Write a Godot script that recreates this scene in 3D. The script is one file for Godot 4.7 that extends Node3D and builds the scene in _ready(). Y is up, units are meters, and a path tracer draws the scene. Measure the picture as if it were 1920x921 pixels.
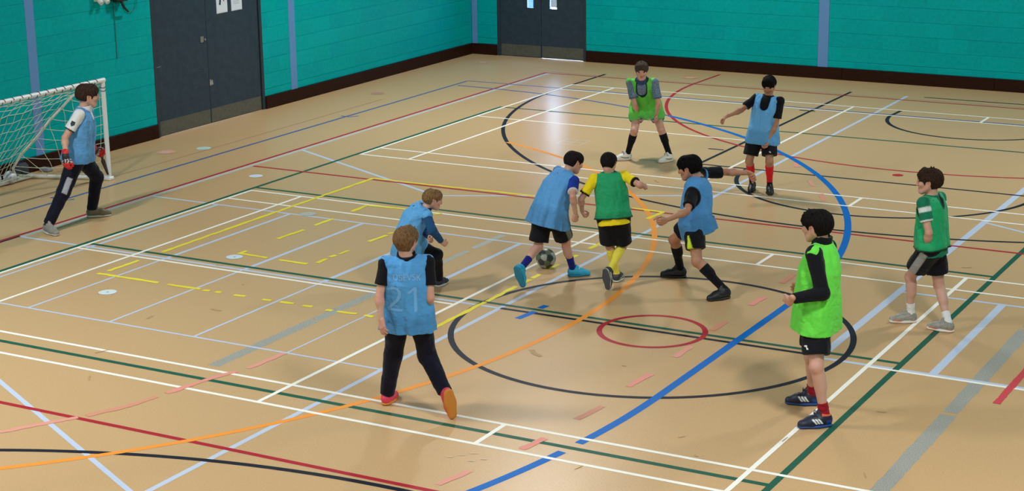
extends Node3D

# ---------------------------------------------------------------- helpers
const LEFT := -9.86      # face of the left wall
const FAR := -13.68      # face of the far wall
const RIGHT := 9.86
const NEAR := 17.0
const ROOF := 7.6

var names := {}
var mats := {}
var rng := RandomNumberGenerator.new()
var wob := FastNoiseLite.new()

func numbered(n: String, parent: Node) -> String:
	var key := str(parent.get_instance_id()) + n
	var k: int = names.get(key, 0)
	names[key] = k + 1
	return n if k == 0 else "%s_%03d" % [n, k]

func obj(called: String, m: Mesh, mt: Material, parent: Node = self, at := Vector3.ZERO) -> MeshInstance3D:
	var o := MeshInstance3D.new()
	o.name = numbered(called, parent)
	o.mesh = m
	if mt:
		o.material_override = mt
	o.position = at
	parent.add_child(o, true)
	return o

func thing(called: String, label: String, category: String, at := Vector3.ZERO, group := "") -> Node3D:
	var o := Node3D.new()
	o.name = numbered(called, self)
	o.position = at
	add_child(o, true)
	tag(o, label, category, group)
	return o

func tag(o: Node, label: String, category: String, group := "") -> void:
	o.set_meta("label", label)
	o.set_meta("category", category)
	if group:
		o.set_meta("group", group)

func structure(o: Node, label: String, category: String) -> Node:
	tag(o, label, category)
	o.set_meta("kind", "structure")
	return o

func rgb(r: int, g: int, b: int) -> Color:
	return Color8(r, g, b)

func lin(r: int, g: int, b: int) -> Color:
	return Color8(r, g, b).srgb_to_linear()

func paint(c: Color, rough := 0.6, metal := 0.0, spec := 0.5) -> StandardMaterial3D:
	var key := "%s %s %s %s" % [c, rough, metal, spec]
	if not mats.has(key):
		var m := StandardMaterial3D.new()
		m.albedo_color = c
		m.roughness = rough
		m.metallic = metal
		m.metallic_specular = spec
		mats[key] = m
	return mats[key]

func noise_tex(size: int, freq: float, octaves: int, from: Color, to: Color, sd: int) -> NoiseTexture2D:
	var n := FastNoiseLite.new()
	n.seed = sd
	n.frequency = freq
	n.fractal_octaves = octaves
	n.fractal_gain = 0.6
	var g := Gradient.new()
	g.set_color(0, from)
	g.set_color(1, to)
	var t := NoiseTexture2D.new()
	t.width = size
	t.height = size
	t.seamless = true
	t.noise = n
	t.color_ramp = g
	return t

func bump_tex(size: int, freq: float, octaves: int, strength: float, sd: int) -> NoiseTexture2D:
	var n := FastNoiseLite.new()
	n.seed = sd
	n.frequency = freq
	n.fractal_octaves = octaves
	var t := NoiseTexture2D.new()
	t.width = size
	t.height = size
	t.seamless = true
	t.noise = n
	t.as_normal_map = true
	t.bump_strength = strength
	return t

func world_map(m: StandardMaterial3D, scale: float, albedo: Texture2D, normal: Texture2D, amount := 1.0) -> void:
	m.uv1_triplanar = true
	m.uv1_world_triplanar = true
	m.uv1_scale = Vector3.ONE * scale
	if albedo:
		m.albedo_texture = albedo
	if normal:
		m.normal_enabled = true
		m.normal_texture = normal
		m.normal_scale = amount

# a triangle whose outside lies away from the point c
func tri(st: SurfaceTool, a: Vector3, b: Vector3, d: Vector3, c: Vector3) -> void:
	var n := (b - a).cross(d - a)
	if n.length_squared() < 1e-16:
		return
	n = n.normalized()
	var v := [a, d, b]
	if n.dot((a + b + d) / 3.0 - c) < 0.0:
		n = -n
		v = [a, b, d]
	for p: Vector3 in v:
		st.set_normal(n)
		st.add_vertex(p)

func add_box(st: SurfaceTool, size: Vector3, bevel: float, at := Vector3.ZERO, turn := Basis.IDENTITY) -> void:
	var h := size / 2.0
	var k := minf(bevel, minf(h.x, minf(h.y, h.z)) * 0.9)
	var corner := func(s: Vector3, axis: int) -> Vector3:
		var p := Vector3(s.x * (h.x - k), s.y * (h.y - k), s.z * (h.z - k))
		p[axis] = s[axis] * h[axis]
		return at + turn * p
	for a in 3:
		var b := (a + 1) % 3
		var c := (a + 2) % 3
		for s: float in [-1.0, 1.0]:
			var q := []
			for uv: Array in [[-1.0, -1.0], [1.0, -1.0], [1.0, 1.0], [-1.0, 1.0]]:
				var v := Vector3.ZERO
				v[a] = s
				v[b] = uv[0]
				v[c] = uv[1]
				q.append(corner.call(v, a))
			tri(st, q[0], q[1], q[2], at)
			tri(st, q[0], q[2], q[3], at)
		if k > 0.0:
			for s: float in [-1.0, 1.0]:
				for t: float in [-1.0, 1.0]:
					var v0 := Vector3.ZERO
					v0[b] = s
					v0[c] = t
					var v1 := v0
					v0[a] = -1.0
					v1[a] = 1.0
					var e := [corner.call(v0, b), corner.call(v1, b), corner.call(v1, c), corner.call(v0, c)]
					tri(st, e[0], e[1], e[2], at)
					tri(st, e[0], e[2], e[3], at)
	if k > 0.0:
		for n in 8:
			var s := Vector3(1 if n & 1 else -1, 1 if n & 2 else -1, 1 if n & 4 else -1)
			tri(st, corner.call(s, 0), corner.call(s, 1), corner.call(s, 2), at)

func start() -> SurfaceTool:
	var st := SurfaceTool.new()
	st.begin(Mesh.PRIMITIVE_TRIANGLES)
	return st

func box(size: Vector3, bevel := 0.0) -> ArrayMesh:
	var st := start()
	add_box(st, size, bevel)
	return st.commit()

# a round bar along a row of points
func add_tube(st: SurfaceTool, pts: Array, radius: float, sides := 8, ends := true) -> void:
	var rings := []
	var side := Vector3.ZERO
	for i in pts.size():
		var d: Vector3 = (pts[mini(i + 1, pts.size() - 1)] - pts[maxi(i - 1, 0)]).normalized()
		if side == Vector3.ZERO:
			side = d.cross(Vector3.UP if absf(d.y) < 0.9 else Vector3.RIGHT).normalized()
		side = (side - d * side.dot(d)).normalized()
		var up := d.cross(side)
		var ring := []
		for k in sides:
			var a := TAU * k / sides
			ring.append(side * cos(a) + up * sin(a))
		rings.append(ring)
	for i in pts.size() - 1:
		for k in sides:
			var k2 := (k + 1) % sides
			var n: Array = [rings[i][k], rings[i][k2], rings[i + 1][k2], rings[i + 1][k]]
			var p := [pts[i] + n[0] * radius, pts[i] + n[1] * radius, pts[i + 1] + n[2] * radius, pts[i + 1] + n[3] * radius]
			for j: int in [0, 2, 1, 0, 3, 2]:
				st.set_normal(n[j])
				st.add_vertex(p[j])
	if ends:
		for e: Array in [[0, 1], [pts.size() - 1, pts.size() - 2]]:
			for k in range(1, sides - 1):
				tri(st, pts[e[0]] + rings[e[0]][0] * radius, pts[e[0]] + rings[e[0]][k] * radius, pts[e[0]] + rings[e[0]][k + 1] * radius, pts[e[1]])

func tube(pts: Array, radius: float, sides := 8) -> ArrayMesh:
	var st := start()
	add_tube(st, pts, radius, sides)
	return st.commit()

# a flat upright-facing disc or ring of paint on the floor
func add_quad_up(st: SurfaceTool, a: Vector3, b: Vector3, c: Vector3, d: Vector3) -> void:
	var low := (a + c) / 2.0 - Vector3.UP
	tri(st, a, b, c, low)
	tri(st, a, c, d, low)

func strip(pts: Array, width: float, y: float, rough := 0.0, closed := false, sd := 0) -> ArrayMesh:
	var st := start()
	var fine := []
	if rough > 0.0:
		for i in pts.size() - 1:
			var a: Vector2 = pts[i]
			var b: Vector2 = pts[i + 1]
			var n := maxi(1, int(a.distance_to(b) / 0.035))
			for k in n:
				fine.append(a.lerp(b, float(k) / n))
		fine.append(pts[-1])
	else:
		fine = pts
	var l := []
	var r := []
	for i in fine.size():
		var p: Vector2 = fine[i]
		var before: Vector2 = fine[i - 1] if i > 0 else (fine[-2] if closed else p)
		var after: Vector2 = fine[i + 1] if i < fine.size() - 1 else (fine[1] if closed else p)
		var d := (after - before).normalized()
		var n := Vector2(-d.y, d.x)
		var w1 := width / 2.0
		var w2 := width / 2.0
		if rough > 0.0:
			w1 *= 1.0 + rough * wob.get_noise_2d(i * 9.0, sd * 31.0)
			w2 *= 1.0 + rough * wob.get_noise_2d(i * 9.0 + 500.0, sd * 31.0)
		l.append(Vector3(p.x + n.x * w1, y, p.y + n.y * w1))
		r.append(Vector3(p.x - n.x * w2, y, p.y - n.y * w2))
	for i in fine.size() - 1:
		add_quad_up(st, l[i], l[i + 1], r[i + 1], r[i])
	return st.commit()

func arc(cx: float, cz: float, r: float, from: float, to: float, n := 64) -> Array:
	var out := []
	for i in n + 1:
		var a := deg_to_rad(lerpf(from, to, float(i) / n))
		out.append(Vector2(cx + r * cos(a), cz + r * sin(a)))
	return out

func disc_mesh(r: float, y: float, n := 40, inner := 0.0) -> ArrayMesh:
	var st := start()
	for i in n:
		var a := TAU * i / n
		var b := TAU * (i + 1) / n
		var p := Vector3(cos(a), 0, sin(a))
		var q := Vector3(cos(b), 0, sin(b))
		add_quad_up(st, p * r + Vector3.UP * y, q * r + Vector3.UP * y, q * inner + Vector3.UP * y, p * inner + Vector3.UP * y)
	return st.commit()

# ---------------------------------------------------------------- the hall
func block_mesh(w: float, h: float) -> ArrayMesh:
	# a wall block seen from its face (towards +z), its edges worn round
	var key := "block %.3f %.3f" % [w, h]
	if not mats.has(key):
		var st := start()
		var k := 0.001
		var k2 := 0.008
		var prof := [Vector3(0, -h / 2, -0.02), Vector3(0, -h / 2, 0.02 - k), Vector3(0, -h / 2 + k, 0.02), Vector3(0, h / 2 - k2, 0.02), Vector3(0, h / 2, 0.02 - 0.0075), Vector3(0, h / 2, -0.02)]
		var e := Vector3(w / 2, 0, 0)
		for i in 5:
			tri(st, prof[i] - e, prof[i] + e, prof[i + 1] + e, Vector3.ZERO)
			tri(st, prof[i] - e, prof[i + 1] + e, prof[i + 1] - e, Vector3.ZERO)
		for s: float in [-1.0, 1.0]:
			for i in range(1, 5):
				tri(st, prof[0] + e * s, prof[i] + e * s, prof[i + 1] + e * s, Vector3.ZERO)
		mats[key] = st.commit()
	return mats[key]

func courses(wall: Node3D, from: float, to: float, rows: int, holes: Array, paints: Array, shift: float) -> void:
	# blocks in half bond on the wall's own x axis; holes are [x0, x1, top] openings and strips
	for row in rows:
		var y := 0.0
		var h := 0.0
		if row == 0:
			y = 0.19 + 0.055
			h = 0.1
		else:
			y = 0.30 + 0.2287 * (row - 0.5)
			h = 0.2283
		var x := from + (0.0 if row % 2 else -0.225) + shift
		while x < to:
			var spans := [[maxf(x, from), minf(x + 0.45, to)]]
			for hole: Array in holes:
				if y > hole[2]:
					continue
				var next := []
				for s: Array in spans:
					if hole[1] <= s[0] or hole[0] >= s[1]:
						next.append(s)
						continue
					if hole[0] > s[0]:
						next.append([s[0], hole[0]])
					if hole[1] < s[1]:
						next.append([hole[1], s[1]])
				spans = next
			for s: Array in spans:
				var w: float = s[1] - s[0]
				if w > 0.03:
					var o := obj("block", block_mesh(snappedf(w - 0.0008, 0.0005), h), paints[rng.randi() % paints.size()], wall, Vector3((s[0] + s[1]) / 2.0, y, -0.02 + rng.randf_range(-0.0006, 0.0004)))
					o.rotation = Vector3(rng.randf_range(-0.002, 0.002), 0, 0)
			x += 0.45

func build_room() -> void:
	# floor
	var fm := StandardMaterial3D.new()
	fm.albedo_color = Color.WHITE
	fm.roughness = 0.31
	fm.metallic_specular = 0.27
	world_map(fm, 0.7, noise_tex(1024, 0.06, 5, rgb(195, 158, 114), rgb(208, 171, 127), 4), bump_tex(512, 0.12, 3, 2.0, 8), 0.08)
	var floor_ := obj("floor", box(Vector3(RIGHT - LEFT + 0.6, 0.2, NEAR - FAR + 0.6)), fm, self, Vector3((LEFT + RIGHT) / 2, -0.1, (FAR + NEAR) / 2))
	structure(floor_, "tan sports hall floor covered in court lines of many colours", "floor")
	# walls: a backing slab, with painted blocks on it where the photograph looks
	var teal: Array = []
	for k in 5:
		var m := StandardMaterial3D.new()
		m.albedo_color = [rgb(0, 165, 167), rgb(0, 162, 165), rgb(0, 168, 170), rgb(0, 163, 168), rgb(0, 166, 166)][k]
		m.roughness = 0.5
		m.metallic_specular = 0.2
		world_map(m, 1.6, noise_tex(256, 0.03, 4, Color(0.93, 0.93, 0.93), Color(1, 1, 1), 20), bump_tex(512, 0.09, 4, 5.0, 21), 0.12)
		teal.append(m)
	var joint := paint(rgb(0, 155, 158), 0.6, 0.0, 0.15)
	var plain: Material = teal[0]
	# far wall (its own x runs along the world's x)
	var wf := Node3D.new()
	wf.name = "wall_far"
	wf.position = Vector3(0, 0, FAR)
	add_child(wf)
	structure(wf, "turquoise painted block wall at the far end, with double doors", "wall")
	# left wall (its own x runs towards the near end: world z)
	var wl := Node3D.new()
	wl.name = "wall_left"
	wl.position = Vector3(LEFT, 0, 0)
	wl.rotation.y = PI / 2
	add_child(wl)
	structure(wl, "turquoise painted block wall beside the goal, with grey double doors", "wall")
	# own x of the left wall = -world z
	var fd := [-9.335, -7.565]           # far doorway in world x
	var ld := [5.09, 7.555]              # left doorway in the wall's own x (= -z)
	var slab := func(wall: Node3D, x0: float, x1: float, y0: float, y1: float, proud: bool) -> void:
		var o := obj("wall_panel" if proud else "wall_backing", box(Vector3(x1 - x0, y1 - y0, 0.24)), plain if proud else joint, wall, Vector3((x0 + x1) / 2, (y0 + y1) / 2, -0.12 if proud else -0.128))
		o.set_meta("kind", "structure")
	# far
	slab.call(wf, LEFT - 0.3, fd[0], 0.0, 2.13, false)
	slab.call(wf, fd[1], 1.6, 0.0, 2.13, false)
	slab.call(wf, LEFT, RIGHT, 2.13, ROOF, true)
	slab.call(wf, 1.6, RIGHT, 0.0, 2.13, true)
	courses(wf, LEFT, 1.6, 9, [[LEFT, -9.745, 9.0], [fd[0], fd[1], 9.0], [-3.375, -3.195, 9.0]], teal, 0.13)
	# left
	slab.call(wl, 1.2, ld[0], 0.0, 2.59, false)
	slab.call(wl, ld[1], 13.95, 0.0, 2.59, false)
	slab.call(wl, ld[0], ld[1], 2.1, 2.59, false)
	slab.call(wl, 1.2, 13.95, 2.59, ROOF, true)
	slab.call(wl, -NEAR, 1.2, 0.0, ROOF, true)
	courses(wl, 1.2, 13.68, 11, [[ld[0], ld[1], 2.1], [2.74, 2.9, 9.0], [8.225, 8.385, 9.0]], teal, 0.21)
	# the walls behind the camera and to the right, the ceiling
	var o := obj("wall_right", box(Vector3(0.25, ROOF, NEAR - FAR + 0.5)), plain, self, Vector3(RIGHT + 0.125, ROOF / 2, (FAR + NEAR) / 2))
	structure(o, "turquoise side wall out of view on the right", "wall")
	o = obj("wall_near", box(Vector3(RIGHT - LEFT + 0.5, ROOF, 0.25)), paint(rgb(96, 66, 48), 0.6), self, Vector3(0, ROOF / 2, NEAR + 0.125))
	structure(o, "dark timber end wall behind the viewing gallery", "wall")
	o = obj("ceiling", box(Vector3(RIGHT - LEFT + 0.5, 0.2, NEAR - FAR + 0.5)), paint(rgb(112, 112, 110), 0.8), self, Vector3(0, ROOF + 0.1, (FAR + NEAR) / 2))
	structure(o, "pale ceiling of the sports hall", "ceiling")
	# painted steel columns flush with the walls
	var lilac := paint(rgb(92, 138, 190), 0.55)
	var tr := [[wf, -3.285, 0.176, 1], [wl, 2.82, 0.156, 2], [wl, 8.305, 0.156, 3], [wf, -9.80, 0.105, 4]]
	for t: Array in tr:
		var s := obj("painted_column", box(Vector3(t[1] * 0 + t[2], 2.6 if t[0] == wl else 2.13, 0.05), 0.004), lilac, t[0], Vector3(t[1], 0.19 + (1.2 if t[0] == wl else 0.97), -0.0205))
		s.set_meta("kind", "structure")
	# skirting boards
	var wood := StandardMaterial3D.new()
	wood.albedo_color = Color.WHITE
	wood.roughness = 0.45
	wood.metallic_specular = 0.22
	world_map(wood, 1.0, noise_tex(512, 0.02, 4, rgb(32, 14, 10), rgb(56, 28, 18), 31), null)
	wood.uv1_scale = Vector3(0.6, 9.0, 0.6)
	for side: Array in [[wf, "baseboard_far", [[LEFT, fd[0]], [fd[1], -5.4], [-5.4, -2.95], [-2.95, -0.5], [-0.5, 1.9], [1.9, 4.4], [4.4, RIGHT]]], [wl, "baseboard_left", [[-NEAR, -3.0], [-3.0, 0.6], [0.6, 3.0], [3.0, ld[0]], [ld[1], 10.2], [10.2, 12.6], [12.6, 13.68]]]]:
		var g := Node3D.new()
		g.name = side[1]
		g.transform = side[0].transform
		add_child(g)
		structure(g, "dark brown wooden skirting boards along the " + ("far wall" if side[1].ends_with("far") else "left wall"), "skirting board")
		for p: Array in side[2]:
			obj("board", box(Vector3(p[1] - p[0] - 0.003, 0.19, 0.026), 0.004), wood, g, Vector3((p[0] + p[1]) / 2, 0.095, 0.0135))
	build_doors(wf, wl, fd, ld)

func build_doors(wf: Node3D, wl: Node3D, fd: Array, ld: Array) -> void:
	var slate := StandardMaterial3D.new()
	slate.albedo_color = Color.WHITE
	slate.roughness = 0.42
	slate.metallic_specular = 0.3
	world_map(slate, 1.2, noise_tex(512, 0.01, 4, rgb(45, 57, 70), rgb(54, 67, 80), 41), bump_tex(256, 0.2, 2, 1.0, 42), 0.15)
	var frame := paint(rgb(38, 48, 60), 0.5)
	var kick := StandardMaterial3D.new()
	kick.albedo_color = Color.WHITE
	kick.roughness = 0.42
	kick.metallic = 0.35
	world_map(kick, 2.0, noise_tex(256, 0.02, 4, rgb(88, 88, 82), rgb(106, 104, 96), 45), null)
	var steel := paint(rgb(168, 165, 158), 0.35, 0.8)
	# --- left doors
	var d := Node3D.new()
	d.name = "door_1"
	d.transform = wl.transform
	add_child(d)
	structure(d, "dark grey double doors in the left wall with two notices pinned up", "door")
	for x: float in [ld[0] + 0.03, ld[1] - 0.03]:
		obj("frame", box(Vector3(0.06, 2.1, 0.16), 0.004), frame, d, Vector3(x, 1.05, -0.075))
	obj("frame", box(Vector3(ld[1] - ld[0] - 0.12, 0.06, 0.16), 0.004), frame, d, Vector3((ld[0] + ld[1]) / 2, 2.07, -0.075))
	for s: Array in [[ld[0] + 0.062, 6.289], [6.297, ld[1] - 0.062]]:
		var leaf := obj("leaf", box(Vector3(s[1] - s[0], 2.034, 0.045), 0.003), slate, d, Vector3((s[0] + s[1]) / 2, 1.019, -0.045))
		obj("kick_plate", box(Vector3(s[1] - s[0] - 0.02, 0.2, 0.003), 0.001), kick, leaf, Vector3(0, -0.91, 0.0235))
	var lk := obj("lock", box(Vector3(0.07, 0.085, 0.012), 0.002), steel, d, Vector3(6.175, 1.23, -0.017))
	obj("cylinder", tube([Vector3.ZERO, Vector3(0, 0, 0.02)], 0.016, 12), steel, lk, Vector3(0.05, -0.005, 0.004))
	# scraped paint below the lock
	for k in 5:
		obj("scrape", box(Vector3(rng.randf_range(0.02, 0.06), rng.randf_range(0.015, 0.05), 0.001)), paint(rgb(150, 146, 138), 0.7), d, Vector3(6.30 + rng.randf_range(0.01, 0.06), 0.59 + rng.randf_range(-0.05, 0.06), -0.0222 + k * 0.0002))
	var q := obj("scrape", box(Vector3(0.13, 0.006, 0.001)), paint(rgb(140, 138, 132), 0.7), d, Vector3(5.2, 0.97, -0.022))
	q.rotation.z = 0.05
	for k in 4:
		var c := obj("scuff", box(Vector3(rng.randf_range(0.05, 0.2), 0.003, 0.0006)), paint(rgb(74, 88, 99), 0.7), d, Vector3(rng.randf_range(5.35, 6.2), rng.randf_range(0.45, 0.85), -0.0221))
		c.rotation.z = rng.randf_range(-0.5, 0.6)
	# --- far doors
	var f := Node3D.new()
	f.name = "door_2"
	f.transform = wf.transform
	add_child(f)
	structure(f, "dark grey double doors in the far wall with narrow glazed panes", "door")
	for x: float in [fd[0] + 0.028, fd[1] - 0.028]:
		obj("frame", box(Vector3(0.056, 2.13, 0.16), 0.004), frame, f, Vector3(x, 1.065, -0.075))
	obj("frame", box(Vector3(fd[1] - fd[0] - 0.112, 0.06, 0.16), 0.004), frame, f, Vector3((fd[0] + fd[1]) / 2, 2.1, -0.075))
	var glass := StandardMaterial3D.new()
	glass.albedo_color = Color(1, 1, 1, 0.08)
	glass.transparency = BaseMaterial3D.TRANSPARENCY_ALPHA
	glass.roughness = 0.03
	for s: Array in [[fd[0] + 0.058, -8.462, -8.735, -8.61], [-8.454, fd[1] - 0.058, -8.287, -8.147]]:
		# a leaf of four pieces round its pane
		var w: float = s[1] - s[0]
		var st := start()
		var y0 := 0.872
		var y1 := 1.62
		for r: Array in [[s[0], s[1], 0.002 if s[0] < -9.0 else 0.0045, y0], [s[0], s[1], y1, 2.06], [s[0], s[2], y0, y1], [s[3], s[1], y0, y1]]:
			add_box(st, Vector3(r[1] - r[0], r[3] - r[2], 0.045), 0.0, Vector3((r[0] + r[1]) / 2, (r[2] + r[3]) / 2, 0))
		var leaf := obj("leaf", st.commit(), slate, f, Vector3(0, 0, -0.045))
		obj("kick_plate", box(Vector3(w - 0.02, 0.2, 0.003), 0.001), kick, leaf, Vector3((s[0] + s[1]) / 2, 0.114, 0.0235))
		obj("pane", box(Vector3(s[3] - s[2], y1 - y0, 0.006)), glass, leaf, Vector3((s[2] + s[3]) / 2, (y0 + y1) / 2, 0))
		var bead := start()
		for r: Array in [[s[2] - 0.012, s[3] + 0.012, y0 - 0.006], [s[2] - 0.012, s[3] + 0.012, y1 + 0.006]]:
			add_box(bead, Vector3(r[1] - r[0], 0.014, 0.055), 0.002, Vector3((r[0] + r[1]) / 2, r[2], 0))
		for x: float in [s[2] - 0.006, s[3] + 0.006]:
			add_box(bead, Vector3(0.014, y1 - y0, 0.055), 0.002, Vector3(x, (y0 + y1) / 2, 0))
		obj("glazing_bead", bead.commit(), frame, leaf)
	obj("meeting_strip", box(Vector3(0.05, 2.04, 0.012), 0.002), frame, f, Vector3(-8.458, 1.03, -0.074))
	# the yard outside the far doors
	var yard := obj("path_outside", box(Vector3(8, 0.1, 6)), paint(rgb(226, 226, 222), 0.8), self, Vector3(-8.4, -0.06, FAR - 3.5))
	structure(yard, "pale paving outside the far doors", "path")
	var gate := thing("shutter", "blue metal shutter outside, seen through the left pane of the far doors", "shutter", Vector3(-9.87, 0, FAR - 1.6))
	for k in 14:
		obj("slat", box(Vector3(1.0, 0.145, 0.03), 0.01), paint(rgb(14, 62, 150), 0.5), gate, Vector3(0, 0.08 + 0.15 * k, 0))
	# notices on the left doors
	var turn := wl.transform.basis
	for k in 2:
		var x: float = [6.67, 7.01][k]
		var n := thing("notice", ["white notice with a red and navy picture on the grey doors", "white notice of grey printed text on the grey doors"][k], "notice", wl.transform * Vector3(x, 1.56, -0.0215))
		n.transform.basis = turn
		obj("sheet", box(Vector3(0.235, 0.36, 0.003), 0.001), paint(rgb(214, 220, 232), 0.35), n, Vector3(0, 0.18, 0.0015))
		obj("border", box(Vector3(0.255, 0.38, 0.002), 0.001), paint(rgb(190, 198, 205), 0.25), n, Vector3(0, 0.18, 0.0005))
		if k == 0:
			var st := start()
			add_tube(st, [Vector3(-0.045, 0.30, 0), Vector3(-0.03, 0.2, 0), Vector3(-0.05, 0.11, 0)], 0.02, 8)
			var o := obj("picture", st.commit(), paint(rgb(40, 44, 70), 0.6), n, Vector3(0, 0, 0.003))
			o.scale = Vector3(1, 1, 0.05)
			st = start()
			var c := Vector3(0.02, 0.2, -1)
			tri(st, Vector3(-0.005, 0.31, 0.004), Vector3(0.055, 0.31, 0.004), Vector3(0.055, 0.14, 0.004), c)
			tri(st, Vector3(-0.005, 0.31, 0.004), Vector3(0.055, 0.14, 0.004), Vector3(0.005, 0.2, 0.004), c)
			obj("picture", st.commit(), paint(rgb(140, 45, 55), 0.6), n)
		else:
			for j in 12:
				obj("print", box(Vector3(0.14 - 0.03 * float(j % 4 == 3), 0.006, 0.0006)), paint(rgb(150, 158, 168), 0.6), n, Vector3(-0.005, 0.09 + 0.02 * j, 0.0033))
	# fittings high on the left wall
	var fit := thing("emergency_light", "small twin spot emergency light high on the turquoise wall left of the doors", "light fitting", wl.transform * Vector3(4.09, 2.0, 0))
	fit.transform.basis = turn
	obj("housing", box(Vector3(0.2, 0.14, 0.08), 0.01), paint(rgb(205, 210, 205), 0.4), fit, Vector3(0, 0.08, 0.04))
	for s: float in [-0.06, 0.06]:
		obj("spot", tube([Vector3(s, 0.03, 0.06), Vector3(s, -0.012, 0.11)], 0.032, 14), paint(rgb(225, 228, 225), 0.3), fit)
	var dev := thing("wall_unit", "black wall unit with a hanging lead, high on the turquoise wall beside the doors", "wall unit", wl.transform * Vector3(4.43, 1.96, 0))
	dev.transform.basis = turn
	obj("case", box(Vector3(0.22, 0.3, 0.13), 0.02), paint(rgb(22, 26, 36), 0.35), dev, Vector3(0, 0.16, 0.066))
	obj("hose", tube([Vector3(-0.02, 0.02, 0.1), Vector3(0.0, -0.04, 0.11), Vector3(0.05, -0.09, 0.1), Vector3(0.15, -0.14, 0.06)], 0.016, 8), paint(rgb(20, 22, 28), 0.4), dev)
	var lead := []
	for i in 17:
		var a := PI * i / 16.0
		lead.append(Vector3(0.11 + 0.14 * (1.0 - cos(a)), 0.05 - 0.21 * sin(a), 0.02))
	obj("lead", tube(lead, 0.004, 6), paint(rgb(30, 110, 106), 0.5), dev)
	obj("conduit", box(Vector3(0.016, 0.9, 0.012), 0.004), paint(rgb(19, 128, 122), 0.5), dev, Vector3(-0.06, -0.3, 0.006))
	var bx := thing("junction_box", "small turquoise painted box on the far wall right of the doors", "box", Vector3(-7.44, 1.2, FAR))
	obj("cover", box(Vector3(0.085, 0.5, 0.06), 0.006), paint(rgb(17, 120, 114), 0.5), bx, Vector3(0, 0.25, 0.03))

# ---------------------------------------------------------------- marks on the floor
var floor_node: Node3D
var layer := 0

func mark(called: String, m: Mesh, c: Color, rough := 0.5) -> MeshInstance3D:
	var o := obj(called, m, paint(c, rough, 0.0, 0.22), floor_node)
	o.position = -floor_node.position
	return o

func level() -> float:
	layer += 1
	return 0.0004 + 0.000012 * layer

func line(called: String, c: Color, w: float, pts: Array, closed := false) -> void:
	mark(called, strip(pts, w, level(), 0.0, closed), c)

func h(z: float, x0: float, x1: float) -> Array:
	return [Vector2(x0, z), Vector2(x1, z)]

func v(x: float, z0: float, z1: float) -> Array:
	return [Vector2(x, z0), Vector2(x, z1)]

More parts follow.
